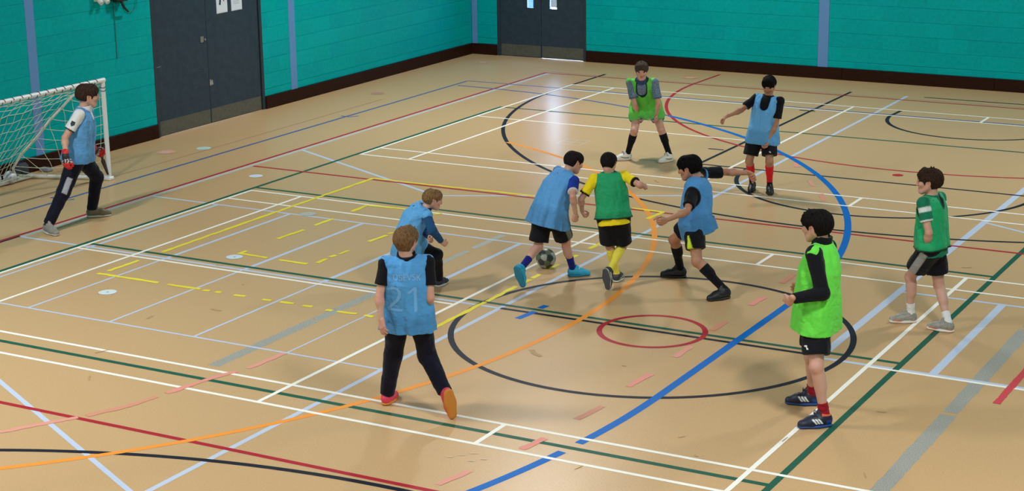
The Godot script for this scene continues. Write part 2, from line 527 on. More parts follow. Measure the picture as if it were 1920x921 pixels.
func build_marks() -> void:
	floor_node = get_node("floor")
	var white := rgb(244, 242, 234)
	var green := rgb(38, 92, 74)
	var dark := rgb(38, 36, 48)
	var red := rgb(170, 40, 54)
	var blue := rgb(24, 104, 190)
	var navy := rgb(62, 96, 158)
	var pale := rgb(190, 202, 226)
	var orange := rgb(240, 152, 62)
	# faint old lines first
	line("faded_line", rgb(168, 150, 118), 0.05, h(-12.42, -7.6, 9.0))
	line("faded_line", rgb(176, 132, 108), 0.03, v(-8.72, -9.0, -1.6))
	line("dark_line", rgb(120, 104, 78), 0.06, v(-8.78, -2.5, 4.0))
	# tapes: silver
	var silver := [rgb(158, 156, 150), rgb(150, 148, 142)]
	var s := 0
	for t: Array in [[v(-2.885, -0.05, 1.0), 0.11], [v(-2.885, 1.02, 2.47), 0.12], [v(-2.885, -1.75, -1.2), 0.07], [v(-2.885, -2.5, -1.85), 0.08], [v(2.92, -1.6, 0.35), 0.13], [v(2.92, 0.34, 0.78), 0.12], [v(2.925, 0.84, 2.9), 0.13], [v(2.92, -8.0, -1.65), 0.1]]:
		s += 1
		var m := mark("silver_tape", strip(t[0], t[1], level(), 0.14, false, s), Color.WHITE)
		m.material_override = silver_tape()
	# pale courts
	line("faded_line", rgb(190, 188, 182), 0.075, v(-7.565, -12.3, -0.1))
	for t: Array in [[0.05, v(-1.56, -12.66, 8.0)], [0.075, v(1.565, -12.66, -0.06)], [0.045, h(-0.09, -7.6, -1.56)], [0.05, h(-0.04, 1.5, 7.5)],
			[0.04, h(-2.26, -7.56, -1.56)], [0.045, h(-2.28, 1.56, 7.5)], [0.03, h(1.905, -6.6, -1.56)], [0.03, v(-6.575, 1.905, -0.09)], [0.045, v(-6.575, -0.09, -2.26)], [0.03, v(-5.54, 1.905, -0.09)], [0.045, v(-5.54, -0.09, -2.26)],
			[0.03, v(-4.54, 1.905, -0.09)], [0.05, v(-4.54, -0.09, -2.26)], [0.03, v(-3.56, 1.905, -0.09)], [0.055, v(-3.56, -0.09, -2.26)], [0.02, v(-2.54, 1.905, -0.09)], [0.055, v(-2.54, -0.09, -2.26)], [0.075, v(2.54, -2.26, -0.05)],
			[0.05, [Vector2(-7.53, -5.27), Vector2(-4.62, -3.82)]], [0.045, [Vector2(-4.45, -3.8), Vector2(-1.56, -5.22)]], [0.045, [Vector2(1.56, -5.31), Vector2(4.4, -3.85)]], [0.045, [Vector2(-4.6, 3.4), Vector2(-1.0, 5.27)]]]:
		line("pale_line", pale, t[0], t[1])
	# green
	for t: Array in [v(-6.735, -9.24, 8.3), h(-9.215, -6.73, 9.3), h(-3.18, -6.73, 2.23), h(-0.2, -6.73, 2.23), h(2.78, -6.73, 2.23), v(2.235, -9.2, 8.0)]:
		line("green_line", green, 0.055, t)
	# black
	line("black_circle", dark, 0.055, arc(-0.02, -0.09, 1.775, 0, 360, 96), true)
	line("black_arc", dark, 0.055, arc(0, -6.755, 1.79, 0, 180, 64))
	line("black_arc", dark, 0.055, [Vector2(-1.275, -11.42)] + arc(-0.02, -11.02, 1.27, 180, 0, 48) + [Vector2(1.245, -11.42)])
	line("black_arc", dark, 0.055, [Vector2(-6.66, -12.6)] + arc(0.0, -10.95, 6.68, 180, 0, 120) + [Vector2(6.66, -12.6)])
	line("black_arc", dark, 0.055, arc(0.0, 10.85, 6.82, 180, 360, 120))
	for t: Array in [v(-2.45, -12.66, -6.74), v(2.45, -12.66, -6.74), h(-6.76, -2.45, 9.0), h(-0.09, -1.55, 1.55), [Vector2(-1.3, -12.66), Vector2(9.0, -12.72)], h(-10.85, -2.62, -2.38), h(-7.7, -2.72, -2.5), v(-7.6, -0.1, 4.0)]:
		line("black_line", dark, 0.05, t)
	# red
	line("red_circle", red, 0.05, arc(0, -0.085, 0.47, 0, 360, 64), true)
	line("red_arc", red, 0.05, [Vector2(-4.93, -13.35)] + arc(-0.09, -12.32, 4.86, 180, 0, 96))
	for t: Array in [v(-7.635, -12.34, 4.0), h(-12.31, -7.635, 9.0), h(-4.17, -7.52, 9.0), [Vector2(-6.5, 4.0), Vector2(6.0, 3.9)]]:
		line("red_line", red, 0.05, t)
	var spot := mark("red_spot", disc_mesh(0.068, level()), red)
	spot.position += Vector3(0, 0, -7.21)
	# orange
	line("orange_arc", orange, 0.06, arc(-8.1, -0.09, 7.37, -68, 46, 120))
	# blue
	line("blue_line", navy, 0.045, v(-8.40, -11.05, 4.0))
	line("blue_line", navy, 0.045, h(-11.06, -8.4, 9.0))
	line("blue_arc", navy, 0.05, arc(-8.24, -1.58, 9.02, -90.5, -63, 40))
	line("blue_arc", blue, 0.075, arc(-8.24, -1.58, 9.02, -63, 0, 60) + [Vector2(0.775, 0.0)] + arc(-8.24, 1.42, 9.01, 0, 8.0, 10))
	line("blue_arc", blue, 0.075, arc(-8.24, 1.42, 9.01, 9.3, 40.0, 30))
	for t: Array in [[Vector2(-1.25, 0.13), Vector2(-1.215, -0.14)], [Vector2(-1.225, -0.25), Vector2(-1.21, -0.36)], [Vector2(-8.50, -7.57), Vector2(-8.34, -7.55), Vector2(-8.26, -7.68)], [Vector2(-8.62, -1.67), Vector2(-8.34, -1.62), Vector2(-8.3, -1.72)]]:
		line("blue_tape", blue if t[0].x > -2.0 else navy, 0.07 if t[0].x > -2.0 else 0.04, t)
	# white badminton courts
	for c: float in [0.0, -8.42, 8.42]:
		for t: Array in [h(c - 3.03, -6.7, 6.7), h(c + 3.03, -6.7, 6.7), h(c - 2.57, -6.7, 6.7), h(c + 2.57, -6.7, 6.7), v(-6.68, c - 3.03, c + 3.03), v(6.68, c - 3.03, c + 3.03), v(-5.94, c - 3.03, c + 3.03), v(5.94, c - 3.03, c + 3.03),
				v(-2.0, c - 3.03, c + 3.03), v(2.0, c - 3.03, c + 3.03), h(c, -6.7, -2.0), h(c, 2.0, 6.7), v(0.0, c - 3.03, c - 2.57), v(0.0, c + 2.57, c + 3.03)]:
			line("white_line", white, 0.04, t)
	# a small white grid of four squares
	for t: Array in [v(-4.7, -7.49, -7.15), v(-4.525, -7.49, -7.15), v(-4.35, -7.49, -7.15), h(-7.48, -4.7, -4.35), h(-7.32, -4.7, -4.35), h(-7.16, -4.7, -4.35)]:
		line("white_grid", rgb(206, 200, 186), 0.016, t)
	# tapes: yellow, pink
	s = 20
	for t: Array in [[Vector2(-5.72, -4.24), Vector2(-5.735, -3.0), Vector2(-5.74, -1.5), Vector2(-5.74, -0.27)], [Vector2(-5.74, 0.10), Vector2(-5.74, 0.56)], [Vector2(-5.71, -4.24), Vector2(-4.86, -4.23), Vector2(-4.06, -4.26), Vector2(-3.1, -4.26)], [Vector2(-2.17, -4.22), Vector2(-1.76, -4.2)],
			[Vector2(-1.77, -4.22), Vector2(-1.80, -3.83)], [Vector2(-1.78, -3.31), Vector2(-1.79, -3.0)], [Vector2(-1.78, -2.76), Vector2(-1.79, -2.38)], [Vector2(-1.78, -2.1), Vector2(-1.79, -1.86)], [Vector2(-1.78, -1.7), Vector2(-1.8, -1.48)], [Vector2(-1.78, -1.28), Vector2(-1.78, -1.12)],
			[Vector2(-1.77, -1.07), Vector2(-1.77, -0.93)], [Vector2(-1.78, -0.8), Vector2(-1.775, -0.22)], [Vector2(-1.78, -0.20), Vector2(-1.78, 0.7)],
			[Vector2(-5.78, 0.68), Vector2(-5.0, 0.67)], [Vector2(-4.88, 0.68), Vector2(-4.48, 0.665)], [Vector2(-4.43, 0.68), Vector2(-4.36, 0.67)], [Vector2(-4.29, 0.67), Vector2(-4.22, 0.67)], [Vector2(-4.06, 0.68), Vector2(-3.93, 0.67)], [Vector2(-3.72, 0.68), Vector2(-3.62, 0.67)], [Vector2(-3.52, 0.67), Vector2(-3.37, 0.66)],
			[Vector2(-3.26, 0.67), Vector2(-3.15, 0.67)], [Vector2(-2.98, 0.69), Vector2(-2.91, 0.68)], [Vector2(-2.86, 0.69), Vector2(-2.65, 0.67)], [Vector2(-2.56, 0.67), Vector2(-2.46, 0.68)],
			[Vector2(-4.98, -3.0), Vector2(-4.965, -2.65)], [Vector2(-4.96, -2.28), Vector2(-4.97, -1.93)], [Vector2(-4.96, -1.72), Vector2(-4.98, -1.26)], [Vector2(-4.97, -0.71), Vector2(-4.97, -0.57)], [Vector2(-4.95, -0.59), Vector2(-4.6, -0.58)], [Vector2(-4.44, -0.56), Vector2(-4.09, -0.56)], [Vector2(-4.02, -0.64), Vector2(-4.03, -0.82)],
			[Vector2(-4.04, -0.89), Vector2(-4.02, -0.98)], [Vector2(-4.02, -1.03), Vector2(-4.01, -1.2)], [Vector2(-4.03, -1.6), Vector2(-4.01, -1.92)], [Vector2(-4.03, -1.98), Vector2(-4.0, -2.05)], [Vector2(-4.98, -3.0), Vector2(-4.43, -3.03)], [Vector2(-4.06, -2.95), Vector2(-3.99, -3.03)]]:
		s += 1
		mark("yellow_tape", strip(t, 0.05, level(), 0.6, false, s), [rgb(238, 222, 66), rgb(232, 214, 60)][s % 2])
	for t: Array in [[Vector2(-3.34, 4.48), Vector2(-3.03, 3.96)], [Vector2(-3.0, 3.9), Vector2(-2.87, 3.62), Vector2(-2.8, 3.3)], [Vector2(-2.78, 3.2), Vector2(-2.7, 2.78), Vector2(-2.62, 2.5)], [Vector2(-2.58, 2.40), Vector2(-2.55, 1.92)],
			[Vector2(0.43, 2.22), Vector2(0.48, 1.87)], [Vector2(0.46, 1.36), Vector2(0.49, 0.99)], [Vector2(0.48, 0.50), Vector2(0.48, 0.16)], [Vector2(0.47, -0.33), Vector2(0.47, -0.64)], [Vector2(0.36, 2.97), Vector2(0.41, 2.69)], [Vector2(0.17, 3.83), Vector2(0.24, 3.51)], [Vector2(0.47, -2.05), Vector2(0.46, -2.41)],
			[Vector2(0.47, -1.22), Vector2(0.5, -1.53)], [Vector2(-0.87, -6.46), Vector2(-0.71, -6.18)], [Vector2(-0.5, -5.84), Vector2(-0.34, -5.5)], [Vector2(-1.38, -7.34), Vector2(-1.26, -7.12)]]:
		s += 1
		mark("pink_tape", strip(t, 0.06, level(), 0.6, false, s), [rgb(226, 148, 134), rgb(222, 154, 138), rgb(212, 146, 122)][s % 3])
	mark("red_tape", strip([Vector2(3.18, 0.42), Vector2(3.19, -0.41), Vector2(3.19, -1.2)], 0.06, level(), 0.3, false, 7), rgb(206, 74, 84))
	# small scuffs and worn spots
	for t: Array in [[-0.62, 0.94, 0.10, 0.05], [-4.0, 2.6, 0.07, 0.02], [-3.9, 1.15, 0.06, 0.03], [-4.3, 1.62, 0.05, 0.03], [-4.86, -0.12, 0.04, 0.02], [-3.6, 3.2, 0.06, 0.015], [1.3, 2.2, 0.03, 0.015], [1.55, 2.5, 0.02, 0.012], [2.0, 1.9, 0.05, 0.01], [2.45, 1.0, 0.04, 0.012], [2.75, 2.3, 0.05, 0.012], [-5.9, 2.0, 0.05, 0.02], [-1.7, 1.6, 0.02, 0.012], [0.9, 3.1, 0.04, 0.01], [0.2, 0.9, 0.02, 0.015], [-4.2, 0.35, 0.015, 0.015], [1.9, -3.4, 0.05, 0.02], [-2.5, -5.6, 0.08, 0.02]]:
		s += 1
		var a := s * 1.3
		mark("scuff", strip([Vector2(t[0] - cos(a) * t[2], t[1] - sin(a) * t[2]), Vector2(t[0], t[1] + 0.01), Vector2(t[0] + cos(a) * t[2], t[1] + sin(a) * t[2])], t[3], level(), 0.8, false, s), rgb(183, 150, 112), 0.6)
	for k in 5:
		s += 1
		var o := Vector2(-0.05 + 0.06 * k, 3.35 - 0.07 * (k % 3))
		mark("tape_residue", strip([o, o + Vector2(0.05, -0.015)], 0.02, level(), 0.9, false, s), rgb(208, 186, 154), 0.6)
	# round stickers
	for t: Array in [[-5.22, 1.16, 0.088, rgb(214, 226, 232), rgb(120, 130, 140)], [-4.93, -0.45, 0.088, rgb(208, 220, 232), rgb(110, 120, 130)], [-7.12, -3.7, 0.088, rgb(214, 222, 236), rgb(190, 200, 214)], [-5.35, -2.34, 0.09, rgb(184, 184, 180), rgb(176, 176, 170)], [-8.82, -4.79, 0.1, rgb(190, 214, 204), rgb(160, 200, 192)],
			[-9.12, -4.37, 0.125, rgb(222, 164, 144), rgb(206, 196, 206)], [-9.08, -9.42, 0.11, rgb(196, 138, 120), rgb(140, 110, 120)], [-9.15, -12.83, 0.12, rgb(212, 150, 120), rgb(230, 220, 210)], [-5.25, -12.87, 0.14, rgb(218, 150, 112), rgb(230, 220, 214)]]:
		var y := level()
		var d := mark("floor_sticker", disc_mesh(t[2], y), t[3], 0.4)
		d.position += Vector3(t[0], 0, t[1])
		var e := obj("print", disc_mesh(t[2] * 0.14, y + 0.0003, 20) if t[2] < 0.1 else box(Vector3(t[2] * 0.9, 0.0002, t[2] * 0.28)), paint(t[4], 0.4), d)
		if t[2] >= 0.1:
			e.position = Vector3(0, y + 0.0002, 0)
			e.rotation.y = 0.5

var silver_mat: StandardMaterial3D
func silver_tape() -> StandardMaterial3D:
	if silver_mat == null:
		silver_mat = StandardMaterial3D.new()
		silver_mat.roughness = 0.5
		silver_mat.metallic = 0.1
		world_map(silver_mat, 3.0, noise_tex(512, 0.05, 5, rgb(128, 125, 116), rgb(204, 202, 196), 51), bump_tex(256, 0.08, 3, 6.0, 52), 0.4)
	return silver_mat

# ---------------------------------------------------------------- goal, balls
func cord(st: SurfaceTool, pts: Array, r := 0.0035) -> void:
	add_tube(st, pts, r, 4, false)

func build_goal() -> void:
	var g := thing("goal", "small white framed goal with a white net against the turquoise wall", "goal", Vector3(-8.64, 0, -2.72))
	var white := paint(rgb(226, 228, 230), 0.35)
	var zl := 2.5                                  # the far post, outside the picture
	var hgt := 1.25
	for z: float in [0.0, zl]:
		obj("post", tube([Vector3(0, 0.03, z), Vector3(0, hgt, z)], 0.029, 16), white, g)
		obj("foot", box(Vector3(0.11, 0.045, 0.09), 0.01), white, g, Vector3(-0.01, 0.0225, z))
	var bar := obj("crossbar", tube([Vector3(0, hgt, -0.029), Vector3(0, hgt, zl + 0.029)], 0.03, 16), white, g)
	var black := paint(rgb(52, 54, 62), 0.6)
	for k in 17:
		var z := 0.12 + 0.14 * k
		var ring := []
		for i in 13:
			var a := TAU * i / 12.0
			ring.append(Vector3(0.032 * cos(a), hgt + 0.032 * sin(a), z + 0.05 * i / 12.0))
		obj("net_tie", tube(ring, 0.005, 5), black, bar)
	for k in 2:
		var ring := []
		for i in 13:
			var a := TAU * i / 12.0
			ring.append(Vector3(0.031 * cos(a), hgt - 0.09 - 0.04 * k + 0.01 * i / 12.0, 0.031 * sin(a)))
		obj("net_tie", tube(ring, 0.005, 5), black, bar)
	# ground frame
	var rear := -0.95
	obj("ground_bar", tube([Vector3(0, 0.03, 0), Vector3(rear, 0.03, 0.36)], 0.022, 12), white, g)
	obj("ground_bar", tube([Vector3(0, 0.03, zl), Vector3(rear, 0.03, zl - 0.36)], 0.022, 12), white, g)
	obj("ground_bar", tube([Vector3(rear, 0.03, 0.36), Vector3(rear, 0.03, zl - 0.36)], 0.022, 12), white, g)
	# the rope edge of the net, from the post's top back and down
	var edge := [Vector3(-0.02, hgt - 0.06, 0.02), Vector3(-0.17, 1.16, 0.12), Vector3(-0.29, 1.07, 0.24), Vector3(-0.37, 0.95, 0.33), Vector3(-0.5, 0.78, 0.45), Vector3(-0.62, 0.58, 0.56), Vector3(-0.78, 0.38, 0.68), Vector3(-0.9, 0.2, 0.72), Vector3(-0.97, 0.05, 0.6)]
	obj("edge_rope", tube(edge, 0.016, 8), paint(rgb(222, 220, 210), 0.8), g)
	# net
	var st := start()
	var n := 11
	var along := 16
	var grid := []
	for i in n + 1:
		var t := float(i) / n * (edge.size() - 1)
		var a: Vector3 = edge[mini(int(t), edge.size() - 2)].lerp(edge[mini(int(t), edge.size() - 2) + 1], t - mini(int(t), edge.size() - 2))
		var row := []
		for j in along + 1:
			var u := float(j) / along
			var b := Vector3(a.x, a.y, lerpf(a.z, zl - a.z, u))
			b += Vector3(-0.05 * sin(u * PI), -0.09 * sin(u * PI) * sin(t / edge.size() * PI), 0) + Vector3(wob.get_noise_2d(i * 40.0, j * 40.0), wob.get_noise_2d(i * 40.0 + 300, j * 40.0), 0) * 0.03
			row.append(b)
		grid.append(row)
	for i in n + 1:
		cord(st, grid[i])
	for j in along + 1:
		var col := []
		for i in n + 1:
			col.append(grid[i][j])
		cord(st, col)
	# the side panel between post, ground bar and edge rope
	for k in range(1, 9):
		var u := k / 9.0
		var top: Vector3 = edge[mini(int(u * 8), 7)]
		var low := Vector3(0, 0.03, 0).lerp(Vector3(rear, 0.03, 0.36), u)
		var c := []
		for i in 9:
			c.append(low.lerp(top, i / 8.0) + Vector3(wob.get_noise_1d(k * 50.0 + i * 20), 0, wob.get_noise_1d(k * 90.0 + i * 20)) * 0.02)
		cord(st, c)
	for k in range(1, 10):
		var y := 0.115 * k
		var a := Vector3(0, y + 0.02, 0)
		var far: Vector3 = edge[8]
		for e in edge.size() - 1:
			if edge[e].y >= y and edge[e + 1].y < y:
				far = edge[e].lerp(edge[e + 1], (edge[e].y - y) / (edge[e].y - edge[e + 1].y))
		var c := []
		for i in 9:
			var u := i / 8.0
			c.append(a.lerp(far, u) + Vector3(0, -0.05 * sin(u * PI), 0.03 * sin(u * PI)))
		cord(st, c)
	# slack lying at the back
	for k in 9:
		var c := []
		for i in 12:
			c.append(Vector3(rear + 0.03 + 0.1 * wob.get_noise_2d(k * 77.0, i * 23.0), 0.05 + 0.08 * absf(wob.get_noise_2d(k * 31.0, i * 29.0)), 0.4 + 0.17 * i))
		cord(st, c, 0.004)
	var net := obj("net", st.commit(), paint(rgb(214, 216, 200), 0.8), g)
	net.set_meta("kind", "stuff")
	# straps at the foot of the post
	for k in 3:
		obj("strap", tube([Vector3(-0.02 - 0.02 * k, 0.45 - 0.03 * k, 0.03 + 0.05 * k), Vector3(-0.02, 0.25, 0.09 - 0.02 * k), Vector3(0.02, 0.08, 0.045)], 0.012, 6), paint([rgb(30, 28, 32), rgb(92, 32, 40), rgb(36, 32, 38)][k], 0.7), g)
	# weight bag behind the goal, pad on the floor
	var bag := thing("sandbag", "dark grey sandbag weighing down the back of the small goal", "sandbag", Vector3(-9.66, 0, -2.26))
	var bs := start()
	add_box(bs, Vector3(0.15, 0.22, 0.2), 0.045)
	obj("sack", bs.commit(), paint(rgb(52, 54, 62), 0.8), bag, Vector3(0, 0.1, 0))
	obj("handle", tube([Vector3(0, 0.19, -0.05), Vector3(0, 0.235, -0.02), Vector3(0, 0.235, 0.02), Vector3(0, 0.19, 0.05)], 0.01, 6), paint(rgb(40, 42, 48), 0.8), bag)
	var pad := obj("floor_pad", box(Vector3(0.16, 0.05, 0.1), 0.015), paint(rgb(128, 132, 132), 0.7), self, Vector3(-9.72, 0.025, -2.75))
	tag(pad, "small grey pad on the floor against the skirting behind the goal net", "pad")

func ball_mesh(r: float, light: Color, patch: Color, extra: Color) -> ArrayMesh:
	# a stitched ball: panels bulge a little between their seams
	var five := []
	var p := (1.0 + sqrt(5.0)) / 2.0
	for s: float in [-1.0, 1.0]:
		for t: float in [-1.0, 1.0]:
			five.append_array([Vector3(0, s, t * p).normalized(), Vector3(s, t * p, 0).normalized(), Vector3(t * p, 0, s).normalized()])
	var six := []
	for i in 12:
		for j in range(i + 1, 12):
			for k in range(j + 1, 12):
				if five[i].distance_to(five[j]) < 1.2 and five[i].distance_to(five[k]) < 1.2 and five[j].distance_to(five[k]) < 1.2:
					six.append((five[i] + five[j] + five[k]).normalized())
	var st := start()
	var rows := 72
	var cols := 144
	for i in rows + 1:
		for j in cols + 1:
			var a := PI * i / rows
			var b := TAU * j / cols
			var d := Vector3(sin(a) * cos(b), cos(a), sin(a) * sin(b))
			var best := -2.0
			var second := -2.0
			var which := 0
			for k in five.size() + six.size():
				var c: float = d.dot(five[k]) + 0.0 if k < 12 else d.dot(six[k - 12]) - 0.018
				if c > best:
					second = best
					best = c
					which = k
				elif c > second:
					second = c
			var seam := clampf((best - second) / 0.03, 0.0, 1.0)
			st.set_color((patch if which < 12 else (extra if which % 3 == 0 else light)).lerp(Color(0.03, 0.03, 0.03), 0.7 * (1.0 - smoothstep(0.0, 0.5, seam))))
			st.set_normal(d)
			st.add_vertex(d * r * (0.985 + 0.015 * sqrt(seam)))
	for i in rows:
		for j in cols:
			var q := i * (cols + 1) + j
			for k: int in [q, q + 1, q + cols + 2, q, q + cols + 2, q + cols + 1]:
				st.add_index(k)
	st.generate_normals()
	return st.commit()

func build_balls() -> void:
	var m := vertex_paint(0.4)
	var b := obj("football", ball_mesh(0.1, lin(168, 172, 160), lin(52, 58, 60), lin(96, 108, 84)), m, self, Vector3(-1.84, 0.1, -1.52))
	b.rotation = Vector3(0.6, 0.4, 0.9)
	tag(b, "green, white and dark football rolling between the players' feet", "ball")
	var white := ball_mesh(0.082, lin(226, 228, 234), lin(186, 192, 206), lin(222, 224, 230))
	for k in 2:
		var w := obj("football", white, m, self, [Vector3(-9.60, 0.082, -2.0), Vector3(-9.70, 0.082, -1.84)][k])
		w.rotation = Vector3(0.3 + k, 0.7, 0.2)
		tag(w, ["white football in the goal net, the one nearer the sandbag", "white football in the goal net, the one cut by the picture's edge"][k], "ball", "white footballs in the net")

func vertex_paint(rough: float, spec := 0.5) -> StandardMaterial3D:
	var key := "vertex %s %s" % [rough, spec]
	if not mats.has(key):
		var m := StandardMaterial3D.new()
		m.vertex_color_use_as_albedo = true
		m.roughness = rough
		m.metallic_specular = spec
		mats[key] = m
	return mats[key]

# ---------------------------------------------------------------- soft shapes: tapered bones joined smoothly, meshed as surface nets
class Form:
	var a := PackedVector3Array()
	var ab := PackedVector3Array()
	var r0 := PackedFloat32Array()
	var r1 := PackedFloat32Array()
	var il := PackedFloat32Array()
	var kk := PackedFloat32Array()
	var sq := PackedVector3Array()      # thin direction, times how much thinner less one
	var cn := PackedVector3Array()      # end plane
	var cd := PackedFloat32Array()
	# cuts: bones taken away; planes: half spaces kept (n.p < d)
	var xa := PackedVector3Array()
	var xb := PackedVector3Array()
	var xr := PackedFloat32Array()
	var xs := PackedFloat32Array()
	var pn := PackedVector3Array()
	var pd := PackedFloat32Array()
	# sections of a draped garment
	var sc := PackedVector3Array()
	var sx := PackedVector3Array()
	var sz := PackedVector3Array()
	var sa := PackedFloat32Array()
	var sb := PackedFloat32Array()
	var sk := 0.03
	var s_from := 0
	var s_to := 99
	var cuts := PackedInt32Array()
	var noise: FastNoiseLite
	var n_amp := 0.0
	var n_scale := Vector3.ONE
	var fold := 0.0
	var near := PackedInt32Array()
	var every := PackedInt32Array()
	var slack := 0.0

	func bone(p: Vector3, q: Vector3, ra: float, rb: float, k := 0.02, thin := Vector3.ZERO, cap_n := Vector3.ZERO, cap_p := Vector3.ZERO) -> void:
		var d := q - p
		var amount := thin.length()
		if amount > 0.0:
			var n := thin / amount
			d += n * n.dot(d) * (amount - 1.0)
			thin = n * sqrt(amount - 1.0)
		a.append(p)
		ab.append(d)
		r0.append(ra)
		r1.append(rb - ra)
		il.append(1.0 / maxf(d.length_squared(), 1e-9))
		kk.append(k)
		sq.append(thin)
		cn.append(cap_n)
		cd.append(cap_n.dot(cap_p))
		every.append(a.size() - 1)

	func ball(p: Vector3, r: float, k := 0.02, thin := Vector3.ZERO) -> void:
		bone(p, p + Vector3(0, 0.0001, 0), r, r, k, thin)

	func cut(p: Vector3, q: Vector3, r: float, k := 0.004) -> void:
		xa.append(p)
		xb.append(q - p)
		xr.append(r)
		xs.append(k)

	func plane(n: Vector3, at: Vector3) -> void:
		pn.append(n.normalized())
		pd.append(n.normalized().dot(at))

	func section(c: Vector3, x: Vector3, z: Vector3, wa: float, wb: float) -> void:
		sc.append(c)
		sx.append(x)
		sz.append(z)
		sa.append(wa)
		sb.append(wb)

	func one(i: int, p: Vector3) -> float:
		var pa := p - a[i]
		var t := sq[i]
		if t != Vector3.ZERO:
			pa += t * t.dot(pa)
		var w := ab[i]
		var hh := clampf(pa.dot(w) * il[i], 0.0, 1.0)
		var d := (pa - w * hh).length() - r0[i] - r1[i] * hh
		if t != Vector3.ZERO:
			d /= 1.0 + t.length_squared()
		if cn[i] != Vector3.ZERO:
			d = maxf(d, cn[i].dot(p) - cd[i])
		return d

	func hole(i: int, p: Vector3) -> float:
		var pa := p - xa[i]
		var w := xb[i]
		return xr[i] - (pa - w * clampf(pa.dot(w) / maxf(w.length_squared(), 1e-9), 0.0, 1.0)).length()

	func wide() -> void:
		cuts.resize(xa.size())
		for i in xa.size():
			cuts[i] = i
		s_from = 0
		s_to = 99

	func focus(c: Vector3, half: float) -> void:
		# which cuts and which spans of the garment matter within a block
		cuts.clear()
		for i in xa.size():
			if hole(i, c) > -half * 2.2 - 0.012:
				cuts.append(i)
		if sc.size():
			var best := 1e9
			var reach := PackedFloat32Array()
			for i in sc.size() - 1:
				var w := sc[i + 1] - sc[i]
				var t := clampf((c - sc[i]).dot(w) / w.length_squared(), 0.0, 1.0)
				reach.append((c - sc[i] - w * t).length())
				best = minf(best, reach[i])
			s_from = 99
			s_to = 0
			for i in reach.size():
				if reach[i] < best + half * 2.0:
					s_from = mini(s_from, i)
					s_to = maxi(s_to, i + 1)

	func drape(p: Vector3) -> float:
		# the sections run from the hem up; find the span by height along the chain
		var n := sc.size()
		var best := 1e9
		var bi := 0
		var bt := 0.0
		for i in range(s_from, mini(s_to, n - 1)):
			var w := sc[i + 1] - sc[i]
			var t := (p - sc[i]).dot(w) / w.length_squared()
			var tc := clampf(t, 0.0, 1.0)
			var dd := (p - sc[i] - w * tc).length_squared()
			if dd < best:
				best = dd
				bi = i
				bt = tc
		var x := sx[bi].lerp(sx[bi + 1], bt)
		var z := sz[bi].lerp(sz[bi + 1], bt)
		var wa := lerpf(sa[bi], sa[bi + 1], bt)
		var wb := lerpf(sb[bi], sb[bi + 1], bt)
		var q := p - sc[bi].lerp(sc[bi + 1], bt)
		var qx := q.dot(x)
		var qz := q.dot(z)
		if fold > 0.0 and noise:
			var lq := sqrt(qx * qx + qz * qz) + 1e-5
			var f := 1.0 + fold * (1.0 - 0.7 * (bi + bt) / n) * noise.get_noise_3d(qx / lq * 1.5, qz / lq * 1.5, (bi + bt) * 0.22)
			wa *= f
			wb *= f
		var k0 := Vector2(qx / wa, qz / wb).length()
		var k1 := Vector2(qx / (wa * wa), qz / (wb * wb)).length()
		var d := k0 * (k0 - 1.0) / maxf(k1, 1e-5) if k0 > 0.02 else -minf(wa, wb)
		# ends
		var up0 := (sc[1] - sc[0]).normalized()
		d = maxf(d, (sc[0] - p).dot(up0))
		var up1 := (sc[n - 1] - sc[n - 2]).normalized()
		return maxf(d, (p - sc[n - 1]).dot(up1))

	func dist(p: Vector3, who: PackedInt32Array) -> float:
		var d := 10.0
		for i in who:
			var pa := p - a[i]
			var t := sq[i]
			var w := ab[i]
			var e := 0.0
			if t == Vector3.ZERO:
				var hh := clampf(pa.dot(w) * il[i], 0.0, 1.0)
				e = (pa - w * hh).length() - r0[i] - r1[i] * hh
			else:
				pa += t * t.dot(pa)
				var hh := clampf(pa.dot(w) * il[i], 0.0, 1.0)
				e = ((pa - w * hh).length() - r0[i] - r1[i] * hh) / (1.0 + t.length_squared())
			if cd[i] != 0.0:
				e = maxf(e, cn[i].dot(p) - cd[i])
			var k := kk[i]
			var g := k - absf(d - e)
			d = minf(d, e)
			if g > 0.0:
				d -= g * g * 0.25 / k
		if sc.size():
			var e := drape(p)
			var g := sk - absf(d - e)
			d = minf(d, e)
			if g > 0.0:
				d -= g * g * 0.25 / sk
		if n_amp > 0.0:
			d += n_amp * noise.get_noise_3d(p.x * n_scale.x, p.y * n_scale.y, p.z * n_scale.z)
		for i in cuts:
			var e := hole(i, p)
			var k := xs[i]
			var g := k - absf(d - e)
			d = maxf(d, e)
			if g > 0.0:
				d += g * g * 0.25 / k
		for i in pn.size():
			d = maxf(d, pn[i].dot(p) - pd[i])
		return d

	func select(c: Vector3, reach: float) -> void:
		near.clear()
		for i in a.size():
			if one(i, c) < reach:
				near.append(i)

	func bounds() -> AABB:
		var box := AABB()
		var first := true
		for i in a.size():
			var r := maxf(r0[i], r0[i] + r1[i]) + 0.02
			var e := a[i] + ab[i]
			if sq[i] != Vector3.ZERO:
				e = a[i] + ab[i] - sq[i] * sq[i].dot(ab[i]) / (1.0 + sq[i].length_squared())
			for q: Vector3 in [a[i], e]:
				var b := AABB(q - Vector3.ONE * r, Vector3.ONE * r * 2.0)
				box = b if first else box.merge(b)
				first = false
		for i in sc.size():
			var r := maxf(sa[i], sb[i]) * 1.25 + 0.02
			var b := AABB(sc[i] - Vector3.ONE * r, Vector3.ONE * r * 2.0)
			box = b if first else box.merge(b)
			first = false
		return box

